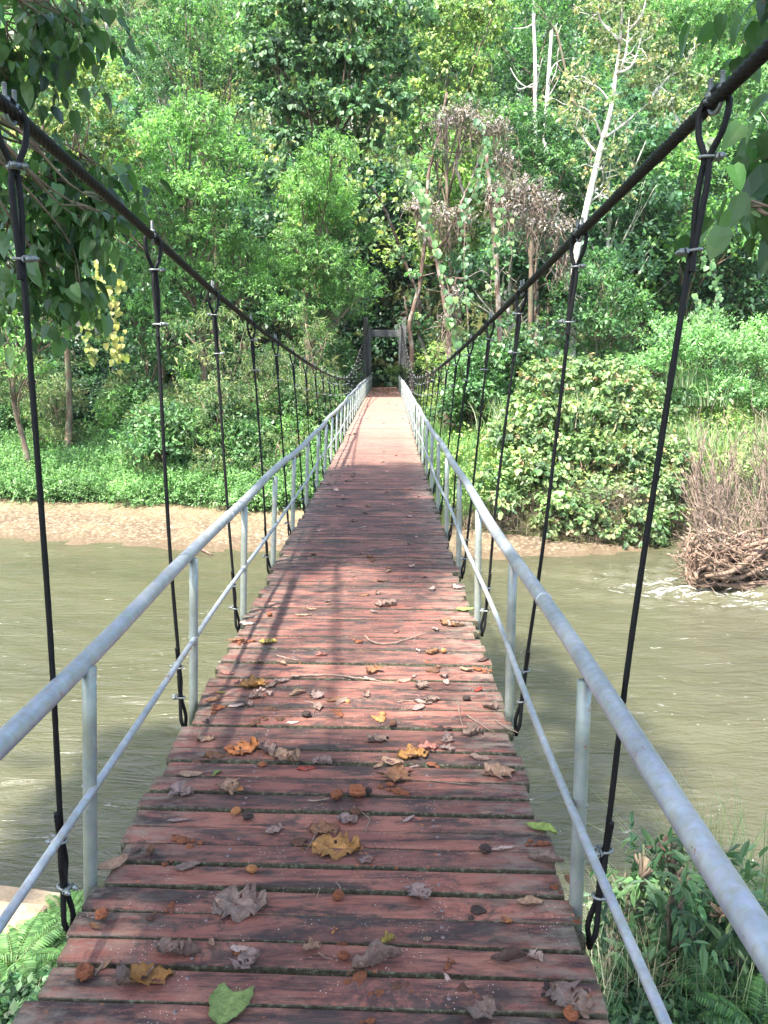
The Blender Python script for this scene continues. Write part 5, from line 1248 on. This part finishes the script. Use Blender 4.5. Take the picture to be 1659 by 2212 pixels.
def fern(name, b, s, cols, label, nf=8, up=.9):
    root = empty(name, b); tag(root, label, 'fern', 'ferns on the near bank')
    for _ in range(nf):
        mbf = MB(); a = rng.uniform(0,6.28); d = np.array((math.cos(a),math.sin(a),0)); t = np.linspace(0,1,22)[:,None]; l = s*rng.uniform(.75,1.15); u_ = up*rng.uniform(.6,1.1)
        P = d*l*t*.95+np.array((0,0,1))*l*u_*(t-.62*t*t); tube(mbf, P, np.linspace(.004,.0012,22), 5, V3(cols[0])*.7)
        T_n = nrm(np.gradient(P,axis=0)); S = nrm(np.cross(T_n, (0,0,1))); Nn = np.cross(S, T_n)
        for sg in (-1,1):
            for sub in (0,):
                tq = np.linspace(.12,.99,21)+sub/21*.87; tq = tq[tq<=1]; Q = np.stack([np.interp(tq, t[:,0], P[:,k]) for k in range(3)],1); Tq = np.stack([np.interp(tq, t[:,0], T_n[:,k]) for k in range(3)],1)
                Sq = np.stack([np.interp(tq, t[:,0], S[:,k]) for k in range(3)],1); Nq = np.stack([np.interp(tq, t[:,0], Nn[:,k]) for k in range(3)],1)
                ll = l*.30*np.sin(math.pi*np.clip(tq*.93+.05,0,1))**.7*(1-.35*tq)
                leaves(mbf, Q, Sq*sg+Tq*.35-Nq*.12, Nq+rng.normal(0,.12,Q.shape), ll, ll*.15+.003, pal(len(Q), cols, None, .12), 'lance')
        mbf.build('frond', M['leaf'], root, smooth=False)
    return root
FC1 = PAL['fern'][0]; FC2 = [(.10,.22,.06),(.14,.27,.07),(.07,.16,.05)]
fl = ['bright fern left of the deck just below the smaller stone step','bright fern against the near face of the larger stone block','fern between the stone block and the left deck edge','low fern in the lower left corner','fern touching the left deck edge above the corner','small fern at the left picture edge under the stones','fern at the water edge right of the stone block','deep green fern in the bottom left corner']
for (x,y,Y_,s_), lb in zip(((30,2100,5.35,.42),(85,2075,5.6,.38),(125,2060,5.6,.34),(20,2180,5.0,.40),(80,2150,5.2,.42),(5,2130,5.3,.36),(150,2000,6.2,.30),(60,2200,4.9,.36)), fl):
    p = at(x,y,Y_); fern('fern', p+np.array((0,0,.04)), s_*1.05, FC1 if y < 2170 else FC2, lb, 11)
for (x,y,Y_,s_), lb in zip(((1560,2140,4.9,.42),(1640,2190,4.6,.40),(1480,2200,4.9,.34),(1420,2180,5.0,.32)), ['fern under the right handrail near the bottom right corner','fern in the bottom right corner','fern at the bottom edge below the green bushes','small fern beside the deck at the bottom right']):
    p = at(x,y,Y_); fern('fern', p-np.array((0,0,.1)), s_, FC2, lb, 8)
NB = 'bushes on the near bank'
NG = ([(.08,.155,.06),(.115,.20,.075),(.045,.09,.04),(.17,.24,.09)],[4,3,2,1])
def NT_(label, bx, Y, pts, dens, L=.11, W=.034, pal_=NG, nm='leafy_bush', **kw):
    X = float(at(bx, 2000, Y)[0])
    return tree(nm, label, 'bush', (X, Y, gz(X,Y)), L_(Y, pts, .35), 'willow', pal_, .016, 'bark', dens, NB, L=L, W=W, slen=.20, twigs=6, fill=.9, **kw)
NT_('narrow leaved bush rising past the right cable foot into the river view', 1360, 5.6, [(1400,1850,34),(1360,1900,40),(1410,1930,46),(1340,1980,44),(1390,2010,50),(1330,2050,40)], 5)
NT_('narrow leaved bush between the two right rails', 1480, 5.3, [(1470,1900,34),(1460,1960,40),(1430,2080,50),(1490,2020,46),(1370,2120,46),(1450,2150,46)], 4.5)
NT_('bush with broad glossy leaves at the right edge under the handrail', 1600, 5.2, [(1560,1960,40),(1620,1930,42),(1650,1980,46),(1580,2040,50),(1640,2070,50),(1530,2080,46),(1540,1900,26)], 5, L=.13, W=.042)
NT_('small red tipped shoot standing over the water beside the right handrail', 1440, 5.9, [(1455,1830,22),(1462,1870,24),(1450,1900,22)], 3, L=.08, W=.022, pal_=([(.16,.12,.07),(.10,.15,.06),(.22,.10,.07)],None))
NT_('small seedlings between the ferns at the lower left', 40, 5.1, [(30,2195,26),(70,2210,26),(10,2205,26)], 1.4, L=.07, W=.035, pal_=([(.045,.10,.035),(.08,.15,.05)],None))
gm = MB(); 
def npts(n, x0,x1,y0,y1,Ya,Yb_):
    P = np.array([at(rng.uniform(x0,x1), rng.uniform(y0,y1), rng.uniform(Ya,Yb_)) for _ in range(n)]); P[:,2] = ground_z(P[:,0],P[:,1]); return P
blades(gm, npts(420,1270,1680,1950,2212,4.6,6.3), .75, .005, [(.11,.19,.06),(.08,.15,.05),(.20,.24,.10)], .55, 6)
blades(gm, npts(130,1480,1680,1900,2000,5.2,6.3), 1.35, .005, [(.12,.20,.06),(.18,.25,.08)], .45, 6)
blades(gm, npts(160,1270,1420,2050,2212,4.8,5.6), .8, .0035, PAL['straw'][0], .7, 6)
blades(gm, npts(150,0,150,2080,2212,4.8,5.8), .3, .004, [(.12,.24,.06),(.3,.25,.14)], .7, 5)
tag(gm.build('bank_grass', M['leaf'], smooth=False), 'thin grass blades between the bushes of the near bank', 'grass', kind='stuff')
cm = MB(); lob=[]
for _ in range(120):
    P = npts(1,1250,1680,2050,2212,4.2,5.8)[0] if rng.random() < .85 else npts(1,-40,90,2185,2230,4.3,4.9)[0]; lob.append((P+np.array((0,0,.08)), rng.uniform(.12,.25)))
crown(cm, lob, 'small', ([(.05,.11,.035),(.08,.15,.05),(.035,.07,.025)],None), 7, .6, .8, L=.06, W=.035, slen=.15)
tag(cm.build('low_weeds', M['leaf'], smooth=False), 'low dark weeds covering the near bank soil', 'weeds', kind='stuff')
# ------------------------------------------------------------------ the two trees over the camera, their large leaves hang into view
def near_tree(label, base, view, canopy, L, dens, trunk_r=.2, cdens=56.0, bmul=1.0):
    base = V3(base); root = empty('overhanging_tree', base); tag(root, label, 'tree', 'trees leaning over the near bridge end')
    tm = MB(); top = base+np.array((0,0,8.)); P = limb(tm, base-np.array((0,0,.3)), top, trunk_r*1.2, trunk_r*.5, .05, 14, 12)
    cm = MB(); cols, w = PAL['near']
    hubs = []
    for c, r in view:
        c = V3(c)
        if not hubs or min(np.linalg.norm(h[-1]-c) for h in hubs) > 1.1:
            q = P[int(np.clip(np.searchsorted(P[:,2], c[2]+.9), 4, 12))]; hubs.append(limb(tm, q, c+np.array((np.sign(base[0])*.25,.15,-.05)), .05, .018, .10, 14, 8))
        H = min(hubs, key=lambda h: np.linalg.norm(h[-1]-c)); Q = limb(tm, H[11], c, .015, .006, .12, 10, 6)
        n = int(dens*r*r*60)+4; pp, O = lobe_pts(c, r, n, .8, .8, False)
        for k in range(3): limb(tm, Q[7], c+rdir(1)[0]*r*.8, .010, .004, .15, 6, 5)
        s = nrm(O+np.array((0,0,-.3))+rdir(n)*.5); bc = pal(n, cols, w, .2)
        for j in range(4):
            p = pp+s*.11*j+rng.normal(0,.02,(n,3)); d = nrm(s*.35+rdir(n)*.55+np.array((0,0,-.75))); nn = nrm(O*.2+np.array((0,0,.8))+rdir(n)*.6)
            l = L*np.exp(rng.normal(0,.32,n)); leaves(cm, p, d, nn, l, l*rng.uniform(.5,.8,n), bc*np.exp(rng.normal(0,.12,(n,1))), 'heart')
    for c, r in canopy:
        c = V3(c); q = P[int(np.clip(np.searchsorted(P[:,2], c[2]-1.5), 4, 12))]; limb(tm, q, c, .03, .01, .1, 8, 6)
        n = int(cdens*r*r); pp, O = lobe_pts(c, r, n, .6, .9)
        sprigs(cm, pp, O, 6, .4, L*1.7, L*1.3, cols, w, 'round', .7)
    tm.v = [v-base for v in tm.v]; tm.build('trunk', M['bark'], root)
    cm.v = [v-base for v in cm.v]; cm.build('crown', M['nearleaf'], root, smooth=False)
def VL(Y, pts): return [(at(x,y,Y+rng.uniform(-.4,.4)), r*Y/FPX) for x,y,r in pts]
can = []
for Y in np.arange(-4.9, -.1, .75):                      # shades the deck in front of the feet
    for X in (-4.6,-3.5,-2.4,-1.3,-.3): can.append(((X+rng.normal(0,.2), Y+rng.normal(0,.2), 7.4+rng.normal(0,.35)), rng.uniform(.8,1.1)))
for Y in np.arange(3.7, 9.6, .9):                     # second belt, farther along
    for X in (-4.4,-3.4,-2.4,-1.5): can.append(((X+rng.normal(0,.25), Y+rng.normal(0,.25), 8.3+rng.normal(0,.35)), rng.uniform(.7,.98)))
for Y in (2.5,3.8,5.0,6.2):
    for X in (-6.8,-5.7): can.append(((X+rng.normal(0,.2), Y+rng.normal(0,.2), 7.4), 1.0))
can2 = [((X+rng.normal(0,.2), Y+rng.normal(0,.2), 6.7+rng.normal(0,.3)), rng.uniform(.7,.9)) for X in (-.2,.9,2.0,3.0) for Y in (.6,1.7,2.8)]
near_tree('tree at the left edge with big dark leaves hanging over the left cable', (-4.6,-1.5,gz(-4.6,-1.5)),
   VL(7.2, [(40,30,52),(100,50,50),(160,60,40),(60,100,48),(130,110,34),(10,120,40),(190,20,30),(15,170,24)])+
   VL(7.6, [(120,350,42),(60,390,50),(160,400,45),(210,430,32),(20,440,45),(100,450,52),(180,480,45),(60,520,50),(140,550,42),(20,580,45),(100,610,45),(170,600,34),(50,650,34),(130,660,30),(15,330,26),(225,490,22),(240,430,20),(210,370,26),(180,350,26),(230,460,20)]),
   can, .11, 6.0)
near_tree('tree at the right edge with very large dark leaves beside the near cable', (4.4,-1.2,gz(4.4,-1.2)),
   VL(4.3, [(1670,30,34),(1640,0,26),(1690,110,34),(1690,210,30),(1680,290,36),(1650,345,26),(1690,380,40),(1645,410,32),(1610,430,20),(1680,460,28)]),
   can2, .115, 5.0)


# ------------------------------------------------------------------ damp valley air
hz_ = MB(); box(hz_, (0,105,37), (420,330,94))
ho = hz_.build('haze', M['nail'], smooth=False); ho.data.materials.clear()
hm = bpy.data.materials.new('valley_haze'); hm.use_nodes = True; hm.node_tree.nodes.clear()
pv = hm.node_tree.nodes.new('ShaderNodeVolumePrincipled'); pv.inputs['Density'].default_value = .00013; pv.inputs['Color'].default_value = (.86,.93,.97,1); pv.inputs['Anisotropy'].default_value = .25
hm.node_tree.links.new(pv.outputs[0], hm.node_tree.nodes.new('ShaderNodeOutputMaterial').inputs[1]); ho.data.materials.append(hm)
tag(ho, 'pale blue haze softening the far hillside trees', 'haze', kind='stuff')
